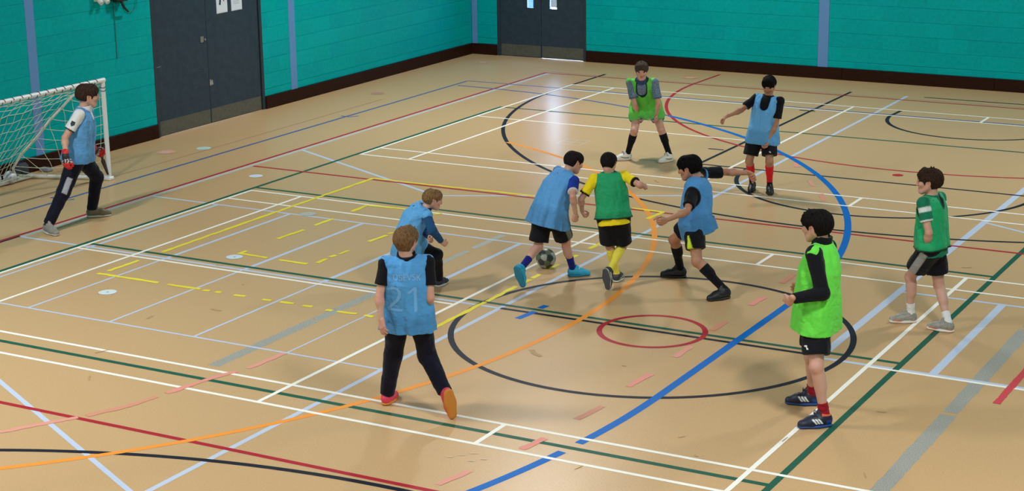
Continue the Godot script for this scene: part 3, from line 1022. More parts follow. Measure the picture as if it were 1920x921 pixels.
class Shell:
	var v := PackedVector3Array()
	var n := PackedVector3Array()
	var c := PackedColorArray()
	var t := PackedInt32Array()

	func mesh() -> ArrayMesh:
		var arr := []
		arr.resize(Mesh.ARRAY_MAX)
		arr[Mesh.ARRAY_VERTEX] = v
		arr[Mesh.ARRAY_NORMAL] = n
		arr[Mesh.ARRAY_COLOR] = c
		arr[Mesh.ARRAY_INDEX] = t
		var m := ArrayMesh.new()
		m.add_surface_from_arrays(Mesh.PRIMITIVE_TRIANGLES, arr)
		return m

	# surface nets over the form; tint(p) gives each vertex its (linear) colour
	func add(f: Form, cell: float, tint: Callable) -> void:
		const B := 4
		const S := 16
		var box := f.bounds()
		var o := box.position
		var nx := int(ceil(box.size.x / cell / S)) * S + 1
		var ny := int(ceil(box.size.y / cell / S)) * S + 1
		var nz := int(ceil(box.size.z / cell / S)) * S + 1
		var val := PackedFloat32Array()
		val.resize(nx * ny * nz)
		val.fill(1.0)
		var sy := nx
		var szz := nx * ny
		var live: Array[Vector3i] = []
		f.wide()
		var all := f.every
		var rs := S * cell * 0.82 + cell * 1.8 + f.n_amp * 0.3
		var rb := cell * 4.3 + f.n_amp * 0.2
		var r2 := (cell * 2.6 + f.n_amp * 0.1) * (1.25 if f.sc.size() else 1.06)
		var stretch := 1.2 if f.sc.size() else 1.04
		for bz in range(0, nz, S):
			for by in range(0, ny, S):
				for bx in range(0, nx, S):
					var cs := o + Vector3(bx + 7.5, by + 7.5, bz + 7.5) * cell
					f.wide()
					var ds := f.dist(cs, all)
					if ds > rs * stretch:
						continue
					f.select(cs, maxf(ds, 0.0) + rs * stretch * 2.0 + 0.04)
					var group := f.near.duplicate()
					f.focus(cs, S * cell * 0.87)
					var group_cuts := f.cuts.duplicate()
					var g_from := f.s_from
					var g_to := f.s_to
					for z0 in range(bz, mini(bz + S, nz), B):
						for y0 in range(by, mini(by + S, ny), B):
							for x0 in range(bx, mini(bx + S, nx), B):
								f.cuts = group_cuts
								f.s_from = g_from
								f.s_to = g_to
								var cb := o + Vector3(x0 + 1.5, y0 + 1.5, z0 + 1.5) * cell
								var dc := f.dist(cb, group)
								var out := absf(dc) > rb * stretch
								if out and dc > 0.0:
									continue
								if out:
									for k in range(z0, mini(z0 + B, nz)):
										for j in range(y0, mini(y0 + B, ny)):
											for i in range(x0, mini(x0 + B, nx)):
												val[i + j * sy + k * szz] = -1.0
									continue
								live.append(Vector3i(x0, y0, z0))
								f.focus(cb, B * cell * 0.87)
								var mine := PackedInt32Array()
								for i in group:
									if f.one(i, cb) < maxf(dc, 0.0) + rb * 2.0 + f.kk[i]:
										mine.append(i)
								for h8 in 8:
									var x1 := x0 + 2 * (h8 & 1)
									var y1 := y0 + (h8 & 2)
									var z1 := z0 + ((h8 & 4) >> 1)
									var dh := f.dist(o + Vector3(x1 + 0.5, y1 + 0.5, z1 + 0.5) * cell, mine)
									var skip := absf(dh) > r2
									if skip and dh > 0.0:
										continue
									for k in range(z1, mini(z1 + 2, nz)):
										for j in range(y1, mini(y1 + 2, ny)):
											for i in range(x1, mini(x1 + 2, nx)):
												val[i + j * sy + k * szz] = -1.0 if skip else f.dist(o + Vector3(i, j, k) * cell, mine)
		f.wide()
		var at := {}
		var off := [0, 1, sy, sy + 1, szz, szz + 1, szz + sy, szz + sy + 1]
		var has_tint := tint.is_valid()
		for b in live:
			for k in range(b.z, mini(b.z + B, nz - 1)):
				for j in range(b.y, mini(b.y + B, ny - 1)):
					for i in range(b.x, mini(b.x + B, nx - 1)):
						var q := i + j * sy + k * szz
						var v0 := val[q]
						var v1 := val[q + 1]
						var v2 := val[q + sy]
						var v3 := val[q + sy + 1]
						var v4 := val[q + szz]
						var v5 := val[q + szz + 1]
						var v6 := val[q + szz + sy]
						var v7 := val[q + szz + sy + 1]
						var neg := int(v0 < 0.0) + int(v1 < 0.0) + int(v2 < 0.0) + int(v3 < 0.0) + int(v4 < 0.0) + int(v5 < 0.0) + int(v6 < 0.0) + int(v7 < 0.0)
						if neg == 0 or neg == 8:
							continue
						var sum := Vector3.ZERO
						var cnt := 0
						if (v0 < 0.0) != (v1 < 0.0):
							sum += Vector3(v0 / (v0 - v1), 0, 0); cnt += 1
						if (v2 < 0.0) != (v3 < 0.0):
							sum += Vector3(v2 / (v2 - v3), 1, 0); cnt += 1
						if (v4 < 0.0) != (v5 < 0.0):
							sum += Vector3(v4 / (v4 - v5), 0, 1); cnt += 1
						if (v6 < 0.0) != (v7 < 0.0):
							sum += Vector3(v6 / (v6 - v7), 1, 1); cnt += 1
						if (v0 < 0.0) != (v2 < 0.0):
							sum += Vector3(0, v0 / (v0 - v2), 0); cnt += 1
						if (v1 < 0.0) != (v3 < 0.0):
							sum += Vector3(1, v1 / (v1 - v3), 0); cnt += 1
						if (v4 < 0.0) != (v6 < 0.0):
							sum += Vector3(0, v4 / (v4 - v6), 1); cnt += 1
						if (v5 < 0.0) != (v7 < 0.0):
							sum += Vector3(1, v5 / (v5 - v7), 1); cnt += 1
						if (v0 < 0.0) != (v4 < 0.0):
							sum += Vector3(0, 0, v0 / (v0 - v4)); cnt += 1
						if (v1 < 0.0) != (v5 < 0.0):
							sum += Vector3(1, 0, v1 / (v1 - v5)); cnt += 1
						if (v2 < 0.0) != (v6 < 0.0):
							sum += Vector3(0, 1, v2 / (v2 - v6)); cnt += 1
						if (v3 < 0.0) != (v7 < 0.0):
							sum += Vector3(1, 1, v3 / (v3 - v7)); cnt += 1
						var u := sum / cnt
						var p := o + (Vector3(i, j, k) + u) * cell
						at[q] = v.size()
						v.append(p)
						var gx := lerpf(lerpf(v1 - v0, v3 - v2, u.y), lerpf(v5 - v4, v7 - v6, u.y), u.z)
						var gy := lerpf(lerpf(v2 - v0, v3 - v1, u.x), lerpf(v6 - v4, v7 - v5, u.x), u.z)
						var gz := lerpf(lerpf(v4 - v0, v5 - v1, u.x), lerpf(v6 - v2, v7 - v3, u.x), u.y)
						n.append(Vector3(gx, gy, gz).normalized())
						c.append(tint.call(p) if has_tint else Color.WHITE)
		for q: int in at:
			var here: int = at[q]
			var s0 := val[q] < 0.0
			for axis in 3:
				var e: int = [1, sy, szz][axis]
				if s0 == (val[q + e] < 0.0):
					continue
				var f1: int = [sy, szz, 1][axis]
				var f2: int = [szz, 1, sy][axis]
				if not (at.has(q - f1) and at.has(q - f2) and at.has(q - f1 - f2)):
					continue
				var i1: int = at[q - f1]
				var i2: int = at[q - f2]
				var i3: int = at[q - f1 - f2]
				if s0:
					t.append_array([here, i3, i1, here, i2, i3])
				else:
					t.append_array([here, i1, i3, here, i3, i2])

# ---------------------------------------------------------------- people
const POSES := {
	"keeper": {"at": Vector3(-7.33, 0, -0.81), "tall": 1.72,
		"hip": Vector3(0.000, 0.809, 0.000), "neck": Vector3(0.096, 1.322, -0.054), "head": Vector3(0.141, 1.458, -0.080), "face": Vector3(0.712, -0.070, -0.699),
		"shL": Vector3(0.003, 1.257, -0.208), "shR": Vector3(0.169, 1.285, 0.111), "elL": Vector3(0.033, 0.973, -0.162), "elR": Vector3(0.079, 1.042, 0.261),
		"wrL": Vector3(-0.038, 0.785, -0.311), "wrR": Vector3(0.199, 0.874, 0.401), "haL": Vector3(-0.062, 0.707, -0.443), "haR": Vector3(0.221, 0.712, 0.425),
		"hiL": Vector3(-0.057, 0.809, -0.069), "hiR": Vector3(0.057, 0.809, 0.069), "knL": Vector3(-0.048, 0.476, -0.327), "knR": Vector3(-0.003, 0.432, 0.258),
		"anL": Vector3(-0.155, 0.086, -0.320), "anR": Vector3(-0.088, 0.086, 0.458), "toL": Vector3(-0.030, 0.020, -0.446), "toR": Vector3(0.114, 0.020, 0.527)},
	"blueback": {"at": Vector3(-0.80, 0, 2.64), "tall": 1.53,
		"hip": Vector3(0.000, 0.791, 0.000), "neck": Vector3(0.017, 1.256, 0.036), "head": Vector3(0.004, 1.373, 0.009), "face": Vector3(-0.077, -0.087, -0.993),
		"shL": Vector3(-0.123, 1.209, 0.113), "shR": Vector3(0.154, 1.212, -0.049), "elL": Vector3(-0.129, 0.965, 0.204), "elR": Vector3(0.206, 0.949, 0.009),
		"wrL": Vector3(-0.096, 0.808, 0.238), "wrR": Vector3(0.076, 0.832, -0.128), "haL": Vector3(-0.065, 0.690, 0.262), "haR": Vector3(0.003, 0.739, -0.198),
		"hiL": Vector3(-0.072, 0.791, 0.033), "hiR": Vector3(0.072, 0.791, -0.033), "knL": Vector3(-0.169, 0.429, -0.022), "knR": Vector3(0.074, 0.430, -0.134),
		"anL": Vector3(-0.256, 0.077, -0.044), "anR": Vector3(0.309, 0.188, -0.010), "toL": Vector3(-0.279, 0.020, -0.164), "toR": Vector3(0.386, 0.015, 0.014)},
	"crouch": {"at": Vector3(-2.60, 0, -0.17), "tall": 1.30,
		"hip": Vector3(0.000, 0.503, 0.000), "neck": Vector3(0.147, 0.832, -0.083), "head": Vector3(0.213, 0.912, -0.120), "face": Vector3(0.755, -0.208, -0.621),
		"shL": Vector3(0.038, 0.803, -0.174), "shR": Vector3(0.225, 0.791, 0.025), "elL": Vector3(0.104, 0.570, -0.146), "elR": Vector3(0.367, 0.684, 0.146),
		"wrL": Vector3(0.237, 0.565, -0.012), "wrR": Vector3(0.383, 0.546, 0.019), "haL": Vector3(0.326, 0.556, 0.064), "haR": Vector3(0.418, 0.487, -0.076),
		"hiL": Vector3(-0.047, 0.503, -0.048), "hiR": Vector3(0.047, 0.503, 0.048), "knL": Vector3(0.191, 0.348, -0.191), "knR": Vector3(-0.047, 0.216, -0.051),
		"anL": Vector3(0.144, 0.065, -0.296), "anR": Vector3(0.011, 0.065, 0.208), "toL": Vector3(0.145, 0.020, -0.484), "toR": Vector3(0.060, 0.020, 0.108)},
	"ballboy": {"at": Vector3(-1.55, 0, -1.06), "tall": 1.42,
		"hip": Vector3(0.000, 0.702, 0.000), "neck": Vector3(0.106, 1.079, -0.186), "head": Vector3(0.159, 1.177, -0.216), "face": Vector3(0.478, -0.342, -0.809),
		"shL": Vector3(-0.031, 1.064, -0.243), "shR": Vector3(0.223, 1.019, -0.093), "elL": Vector3(-0.061, 0.841, -0.168), "elR": Vector3(0.308, 0.918, 0.100),
		"wrL": Vector3(-0.045, 0.694, -0.312), "wrR": Vector3(0.295, 0.727, 0.023), "haL": Vector3(-0.044, 0.620, -0.416), "haR": Vector3(0.280, 0.604, -0.004),
		"hiL": Vector3(-0.073, 0.702, -0.007), "hiR": Vector3(0.073, 0.702, 0.007), "knL": Vector3(-0.102, 0.360, 0.045), "knR": Vector3(0.088, 0.387, -0.166),
		"anL": Vector3(-0.125, 0.217, 0.346), "anR": Vector3(0.094, 0.071, -0.306), "toL": Vector3(-0.083, 0.015, 0.386), "toR": Vector3(0.185, 0.020, -0.383)},
	"yellow": {"at": Vector3(-0.95, 0, -1.24), "tall": 1.37,
		"hip": Vector3(0.000, 0.695, 0.000), "neck": Vector3(-0.069, 1.105, -0.043), "head": Vector3(-0.069, 1.200, -0.043), "face": Vector3(-0.156, -0.309, -0.938),
		"shL": Vector3(-0.188, 1.051, 0.030), "shR": Vector3(0.063, 1.079, -0.107), "elL": Vector3(-0.282, 0.857, 0.129), "elR": Vector3(0.264, 1.024, -0.018),
		"wrL": Vector3(-0.331, 0.706, 0.009), "wrR": Vector3(0.223, 0.969, -0.205), "haL": Vector3(-0.333, 0.615, -0.074), "haR": Vector3(0.212, 0.939, -0.324),
		"hiL": Vector3(-0.062, 0.695, 0.035), "hiR": Vector3(0.062, 0.695, -0.035), "knL": Vector3(-0.076, 0.380, -0.077), "knR": Vector3(0.035, 0.374, -0.126),
		"anL": Vector3(-0.037, 0.069, -0.151), "anR": Vector3(0.023, 0.183, 0.133), "toL": Vector3(-0.041, 0.020, -0.178), "toR": Vector3(0.033, 0.015, 0.180)},
	"lunge": {"at": Vector3(-0.21, 0, -1.50), "tall": 1.60,
		"hip": Vector3(0.000, 0.690, 0.000), "neck": Vector3(-0.024, 1.066, -0.124), "head": Vector3(-0.107, 1.163, -0.078), "face": Vector3(-0.965, -0.208, 0.161),
		"shL": Vector3(-0.004, 0.959, 0.046), "shR": Vector3(-0.038, 1.081, -0.265), "elL": Vector3(0.028, 0.825, 0.272), "elR": Vector3(0.125, 1.065, -0.471),
		"wrL": Vector3(-0.100, 0.768, 0.456), "wrR": Vector3(0.354, 1.085, -0.437), "haL": Vector3(-0.130, 0.757, 0.596), "haR": Vector3(0.483, 1.055, -0.381),
		"hiL": Vector3(0.006, 0.690, 0.083), "hiR": Vector3(-0.006, 0.690, -0.083), "knL": Vector3(0.115, 0.336, 0.212), "knR": Vector3(-0.283, 0.419, -0.144),
		"anL": Vector3(0.388, 0.080, 0.179), "anR": Vector3(-0.283, 0.080, -0.307), "toL": Vector3(0.272, 0.020, 0.358), "toR": Vector3(-0.475, 0.020, -0.238)},
	"greenfar": {"at": Vector3(-3.22, 0, -6.82), "tall": 1.50,
		"hip": Vector3(0.000, 0.680, 0.000), "neck": Vector3(0.060, 1.059, 0.250), "head": Vector3(0.068, 1.177, 0.280), "face": Vector3(0.410, -0.139, 0.901),
		"shL": Vector3(0.205, 1.025, 0.184), "shR": Vector3(-0.098, 1.017, 0.268), "elL": Vector3(0.272, 0.758, 0.206), "elR": Vector3(-0.023, 0.748, 0.286),
		"wrL": Vector3(0.193, 0.580, 0.109), "wrR": Vector3(-0.028, 0.571, 0.160), "haL": Vector3(0.238, 0.498, 0.206), "haR": Vector3(0.049, 0.487, 0.232),
		"hiL": Vector3(0.085, 0.680, -0.052), "hiR": Vector3(-0.085, 0.680, 0.052), "knL": Vector3(0.270, 0.410, 0.115), "knR": Vector3(-0.026, 0.402, 0.285),
		"anL": Vector3(0.371, 0.075, 0.072), "anR": Vector3(-0.147, 0.075, 0.232), "toL": Vector3(0.303, 0.020, 0.234), "toR": Vector3(-0.232, 0.020, 0.318)},
	"bluefar": {"at": Vector3(-1.17, 0, -5.67), "tall": 1.43,
		"hip": Vector3(0.000, 0.710, 0.000), "neck": Vector3(0.053, 1.142, -0.030), "head": Vector3(0.050, 1.263, -0.028), "face": Vector3(0.156, -0.309, 0.938),
		"shL": Vector3(0.197, 1.092, -0.025), "shR": Vector3(-0.102, 1.107, -0.029), "elL": Vector3(0.173, 0.814, 0.041), "elR": Vector3(-0.225, 0.976, 0.124),
		"wrL": Vector3(0.098, 0.614, 0.113), "wrR": Vector3(-0.355, 0.913, 0.273), "haL": Vector3(0.099, 0.534, 0.215), "haR": Vector3(-0.424, 0.841, 0.355),
		"hiL": Vector3(0.072, 0.710, -0.019), "hiR": Vector3(-0.072, 0.710, 0.019), "knL": Vector3(0.135, 0.393, 0.118), "knR": Vector3(-0.115, 0.378, 0.121),
		"anL": Vector3(0.111, 0.072, 0.024), "anR": Vector3(-0.122, 0.072, -0.018), "toL": Vector3(0.200, 0.020, 0.220), "toR": Vector3(-0.074, 0.020, 0.178)},
	"greenR": {"at": Vector3(2.01, 0, 1.31), "tall": 1.68,
		"hip": Vector3(0.000, 0.854, 0.000), "neck": Vector3(0.017, 1.366, -0.010), "head": Vector3(-0.021, 1.502, 0.012), "face": Vector3(-0.990, -0.105, -0.096),
		"shL": Vector3(0.020, 1.331, 0.167), "shR": Vector3(0.010, 1.300, -0.184), "elL": Vector3(0.116, 1.049, 0.220), "elR": Vector3(0.062, 1.024, -0.119),
		"wrL": Vector3(-0.073, 1.018, 0.370), "wrR": Vector3(-0.162, 0.935, -0.155), "haL": Vector3(-0.160, 0.930, 0.283), "haR": Vector3(-0.280, 0.903, -0.243),
		"hiL": Vector3(0.022, 0.854, 0.085), "hiR": Vector3(-0.022, 0.854, -0.085), "knL": Vector3(0.090, 0.472, 0.223), "knR": Vector3(-0.057, 0.444, -0.067),
		"anL": Vector3(0.153, 0.084, 0.191), "anR": Vector3(-0.094, 0.084, -0.224), "toL": Vector3(-0.016, 0.020, 0.331), "toR": Vector3(-0.225, 0.020, -0.173)},
	"dkgreen": {"at": Vector3(2.13, 0, -1.30), "tall": 1.53,
		"hip": Vector3(0.000, 0.737, 0.000), "neck": Vector3(-0.023, 1.203, 0.013), "head": Vector3(-0.047, 1.326, 0.027), "face": Vector3(-0.954, 0.000, 0.300),
		"shL": Vector3(-0.050, 1.162, 0.169), "shR": Vector3(0.009, 1.152, -0.146), "elL": Vector3(0.027, 0.914, 0.212), "elR": Vector3(0.064, 0.901, -0.097),
		"wrL": Vector3(-0.024, 0.725, 0.108), "wrR": Vector3(0.025, 0.711, -0.204), "haL": Vector3(-0.034, 0.622, 0.018), "haR": Vector3(-0.008, 0.599, -0.277),
		"hiL": Vector3(0.006, 0.737, 0.079), "hiR": Vector3(-0.006, 0.737, -0.079), "knL": Vector3(-0.187, 0.434, -0.028), "knR": Vector3(0.053, 0.367, -0.100),
		"anL": Vector3(-0.181, 0.077, -0.066), "anR": Vector3(0.193, 0.077, 0.058), "toL": Vector3(-0.326, 0.020, 0.010), "toR": Vector3(0.067, 0.020, 0.050)},
}

var cloth: FastNoiseLite
var strands: FastNoiseLite

class Pose:
	var j: Dictionary
	var s := 1.0          # size against a child 1.45 m tall
	var u: Vector3        # up the trunk
	var r: Vector3        # to the person's right, at the shoulders
	var f: Vector3        # forward, at the shoulders
	var hr: Vector3       # the same at the hips
	var hf: Vector3
	var hb: Basis         # the head: x to its left, y up, z out of the face
	var hs := 1.0
	var bend := 0.0

	func _init(d: Dictionary) -> void:
		j = d
		s = d.tall / 1.45
		u = (d.neck - d.hip).normalized()
		r = (d.shR - d.shL)
		r = (r - u * u.dot(r)).normalized()
		f = u.cross(r)
		hr = d.hiR - d.hiL
		hr = (hr - u * u.dot(hr)).normalized()
		hf = u.cross(hr)
		var z: Vector3 = d.face.normalized()
		var y := (Vector3.UP - z * z.y).normalized()
		hb = Basis(y.cross(z), y, z)
		hs = 0.93 + 0.12 * (d.tall - 1.4) / 0.2

	func p(k: String) -> Vector3:
		return j[k]

	func head(x: float, y: float, z: float) -> Vector3:
		return j.head + hb * Vector3(x, y, z) * hs

	func trunk(v: float) -> Vector3:
		var t := clampf(v, 0.0, 1.0)
		return j.hip.lerp(j.neck, v) - f * bend * 4.0 * t * (1.0 - t)

	func side(v: float) -> Vector3:
		return hr.lerp(r, clampf(v, 0.0, 1.0)).normalized()

	func front(v: float) -> Vector3:
		return u.cross(side(v)).normalized()

func hand_form(q: Pose, k: String, curl: float, fat: float) -> Form:
	var f := Form.new()
	var wr := q.p("wr" + k)
	var d := (q.p("ha" + k) - wr).normalized()
	var sgn := 1.0 if k == "R" else -1.0
	var pn := q.trunk(0.3) + q.f * 0.12 - wr
	pn = (pn - d * d.dot(pn)).normalized()
	var th := d.cross(pn) * sgn
	var g := q.s * 0.96
	var ys := [0.025, 0.0085, -0.008, -0.0235]
	var xs := [0.074, 0.078, 0.074, 0.065]
	var ln := [0.058, 0.064, 0.059, 0.047]
	f.bone(wr - d * 0.03 * g, wr + d * 0.012 * g, 0.023 * g + fat, 0.022 * g + fat, 0.012, pn * 1.35)
	for i in 4:
		var kn: Vector3 = wr + (d * float(xs[i]) + th * float(ys[i])) * g
		f.bone(wr + (d * 0.014 + th * float(ys[i]) * 0.62) * g, kn, 0.0145 * g + fat, 0.0105 * g + fat, 0.012)
		var at := kn
		var ang := 0.0
		var dir: Vector3 = (d + th * float(ys[i]) * 4.0).normalized()
		for e in 3:
			ang += curl * [0.8, 1.15, 0.8][e] * (1.0 + 0.12 * i)
			var nx: Vector3 = at + (dir * cos(ang) + pn * sin(ang)) * ln[i] * [0.45, 0.31, 0.24][e] * g
			f.bone(at, nx, ([0.0092, 0.0084, 0.0076][e] + fat * 0.8) * g, ([0.0084, 0.0076, 0.0064][e] + fat * 0.8) * g, 0.004)
			at = nx
	var b0 := wr + (d * 0.02 + th * 0.018 + pn * 0.006) * g
	var b1 := b0 + (d * 0.028 + th * 0.024 + pn * 0.012) * g
	var b2 := b1 + (d * 0.026 + th * (0.012 - 0.014 * curl) + pn * (0.006 + 0.014 * curl)) * g
	var b3 := b2 + (d * 0.02 + th * (0.004 - 0.018 * curl) + pn * (0.003 + 0.016 * curl)) * g
	f.bone(b0, b1, 0.0135 * g + fat, 0.0105 * g + fat, 0.012)
	f.bone(b1, b2, 0.0102 * g + fat, 0.009 * g + fat, 0.004)
	f.bone(b2, b3, 0.009 * g + fat, 0.0072 * g + fat, 0.004)
	return f

func calf_back(q: Pose, k: String) -> Vector3:
	var sh := (q.p("an" + k) - q.p("kn" + k)).normalized()
	var th := (q.p("kn" + k) - q.p("hi" + k)).normalized()
	var b := sh - th
	var t := q.p("to" + k) - q.p("an" + k)
	t -= sh * sh.dot(t)
	var w := b - t.normalized() * 0.35
	w -= sh * sh.dot(w)
	return w.normalized()

func make_body(q: Pose, look: Dictionary, root: Node3D) -> void:
	var s := q.s
	var f := Form.new()
	f.bone(q.p("hiL"), q.p("hiR"), 0.08 * s, 0.08 * s, 0.04, q.hf * 1.15)
	f.bone(q.trunk(0.0), q.trunk(0.45), 0.095 * s, 0.1 * s, 0.05, q.hf * 1.3)
	f.bone(q.trunk(0.45), q.trunk(0.78), 0.1 * s, 0.095 * s, 0.05, q.f * 1.3)
	for k: String in ["L", "R"]:
		f.bone(q.p("neck") - q.u * 0.05 * s, q.p("sh" + k), 0.042 * s, 0.04 * s, 0.04)
		f.bone(q.p("sh" + k), q.p("el" + k), 0.037 * s, 0.03 * s, 0.025)
		f.bone(q.p("el" + k), q.p("wr" + k), 0.0305 * s, 0.021 * s, 0.012)
		f.ball(q.p("el" + k).lerp(q.p("wr" + k), 0.25), 0.0315 * s, 0.03)
		f.bone(q.p("hi" + k), q.p("kn" + k), 0.07 * s, 0.044 * s, 0.03)
		f.bone(q.p("kn" + k), q.p("an" + k), 0.041 * s, 0.027 * s, 0.02)
		var b := calf_back(q, k)
		f.bone(q.p("kn" + k).lerp(q.p("an" + k), 0.18) + b * 0.012 * s, q.p("kn" + k).lerp(q.p("an" + k), 0.42) + b * 0.014 * s, 0.0385 * s, 0.035 * s, 0.03)
		f.ball(q.p("kn" + k) - b * 0.008 * s, 0.0355 * s, 0.03)
		f.ball(q.p("an" + k) - q.u * 0.0, 0.029 * s, 0.015)
	var base := q.head(0, -0.06, -0.03)
	f.bone(q.p("neck") - q.u * 0.03 * s, base, 0.05 * s, 0.045 * s, 0.03)
	var shell := Shell.new()
	var skin: Color = look.skin
	var rosy := skin * Color(1.0, 0.82, 0.8)
	var kn := [q.p("knL"), q.p("knR"), q.p("elL"), q.p("elR")]
	shell.add(f, 0.0092, func(p: Vector3) -> Color:
		var w := 0.0
		for e: Vector3 in kn:
			w = maxf(w, 1.0 - smoothstep(0.03, 0.085, p.distance_to(e)))
		return skin.lerp(rosy, 0.6 * w))
	# the head, on a finer grid
	var h := Form.new()
	var g := q.hs
	h.bone(q.head(0, 0.025, -0.034), q.head(0, 0.03, 0.02), 0.073 * g, 0.068 * g, 0.02)
	h.bone(q.head(0, -0.02, 0.03), q.head(0, -0.055, 0.034), 0.056 * g, 0.045 * g, 0.03)
	h.ball(q.head(0, -0.09, 0.062), 0.018 * g, 0.03)
	h.bone(base, q.p("neck").lerp(base, 0.45), 0.046 * g, 0.045 * s, 0.03)
	for e: float in [-1.0, 1.0]:
		h.bone(q.head(0.049 * e, -0.045, 0.005), q.head(0.016 * e, -0.09, 0.056), 0.017 * g, 0.014 * g, 0.03)
		h.ball(q.head(0.034 * e, -0.022, 0.066), 0.02 * g, 0.028)
		h.bone(q.head(0.014 * e, 0.026, 0.087), q.head(0.042 * e, 0.024, 0.07), 0.01 * g, 0.009 * g, 0.016)
		h.ball(q.head(0.0105 * e, -0.034, 0.096), 0.0075 * g, 0.008)
		h.bone(q.head(0.072 * e, 0.012, -0.014), q.head(0.066 * e, -0.032, -0.004), 0.0165 * g, 0.011 * g, 0.008, (q.hb.x * e * 0.85 - q.hb.z * 0.5).normalized() * 2.0)
		h.cut(q.head(0.031 * e, 0.003, 0.1), q.head(0.0315 * e, 0.002, 0.1), 0.0165 * g, 0.012)
		h.cut(q.head(0.087 * e, 0.0, -0.002), q.head(0.085 * e, -0.012, 0.0), 0.009 * g, 0.006)
	h.bone(q.head(0, 0.012, 0.088), q.head(0, -0.026, 0.1), 0.0075 * g, 0.0095 * g, 0.014)
	h.bone(q.head(-0.016, -0.056, 0.081), q.head(0.016, -0.056, 0.081), 0.0062 * g, 0.0062 * g, 0.006, q.hb.y * 1.25)
	h.bone(q.head(-0.013, -0.0675, 0.08), q.head(0.013, -0.0675, 0.08), 0.0066 * g, 0.0066 * g, 0.006, q.hb.y * 1.15)
	var inv := q.hb.inverse()
	var brow: Color = look.hair
	var centre := q.p("head")
	shell.add(h, 0.004, func(p: Vector3) -> Color:
		var l := inv * (p - centre) / g
		var ax := absf(l.x)
		var c := skin
		if l.z > 0.03:
			c = c.lerp(rosy, 0.5 * (1.0 - smoothstep(0.012, 0.032, Vector2(ax - 0.036, l.y + 0.03).length())))
			c = c.lerp(rosy, 0.6 * (1.0 - smoothstep(0.01, 0.022, Vector2(ax, l.y + 0.03).length())))
			var arch := 0.031 + 0.004 * (1.0 - absf(ax - 0.03) / 0.02)
			if ax > 0.011 and ax < 0.048:
				c = c.lerp(brow, 0.75 * (1.0 - smoothstep(0.003, 0.0065, absf(l.y - arch))))
			if ax < 0.024 and l.z > 0.06:
				c = c.lerp(rosy * Color(0.85, 0.66, 0.66), 0.6 * (1.0 - smoothstep(0.006, 0.013, absf(l.y + 0.0615))))
				if ax < 0.019:
					c = c.lerp(Color(0.08, 0.03, 0.03), 0.75 * (1.0 - smoothstep(0.001, 0.0035, absf(l.y + 0.0615))))
		elif ax > 0.06:
			c = c.lerp(rosy, 0.5)
		return c)
	for k: String in ["L", "R"]:
		var hf := hand_form(q, k, look.get("curl" + k, 0.4), 0.0)
		shell.add(hf, 0.0037, func(_p: Vector3) -> Color: return skin.lerp(rosy, 0.45))
	obj("body", shell.mesh(), skin_paint(), root)
	for e: float in [-1.0, 1.0]:
		var o := obj("eye", eye_mesh(), vertex_paint(0.12), root, q.head(0.031 * e, 0.003, 0.0758))
		o.basis = q.hb.rotated(q.hb.y, 0.05 * e).scaled(Vector3.ONE * g)

func skin_paint() -> StandardMaterial3D:
	if not mats.has("skin"):
		var m := StandardMaterial3D.new()
		m.vertex_color_use_as_albedo = true
		m.roughness = 0.48
		m.metallic_specular = 0.4
		m.subsurf_scatter_enabled = true
		m.subsurf_scatter_strength = 0.12
		mats["skin"] = m
	return mats["skin"]

func eye_mesh() -> ArrayMesh:
	if not mats.has("eye"):
		var st := start()
		var rows := 12
		for i in rows + 1:
			for k in 17:
				var a := PI * i / rows
				var b := TAU * k / 16.0
				var d := Vector3(sin(a) * cos(b), sin(a) * sin(b), cos(a))
				st.set_color(Color(0.02, 0.02, 0.02) if i < 1 else (Color(0.15, 0.095, 0.065) if i < 3 else Color(0.6, 0.57, 0.55)))
				st.set_normal(d)
				st.add_vertex(d * 0.0102)
		for i in rows:
			for k in 16:
				var q := i * 17 + k
				for e: int in [q, q + 18, q + 1, q, q + 17, q + 18]:
					st.add_index(e)
		mats["eye"] = st.commit()
	return mats["eye"]

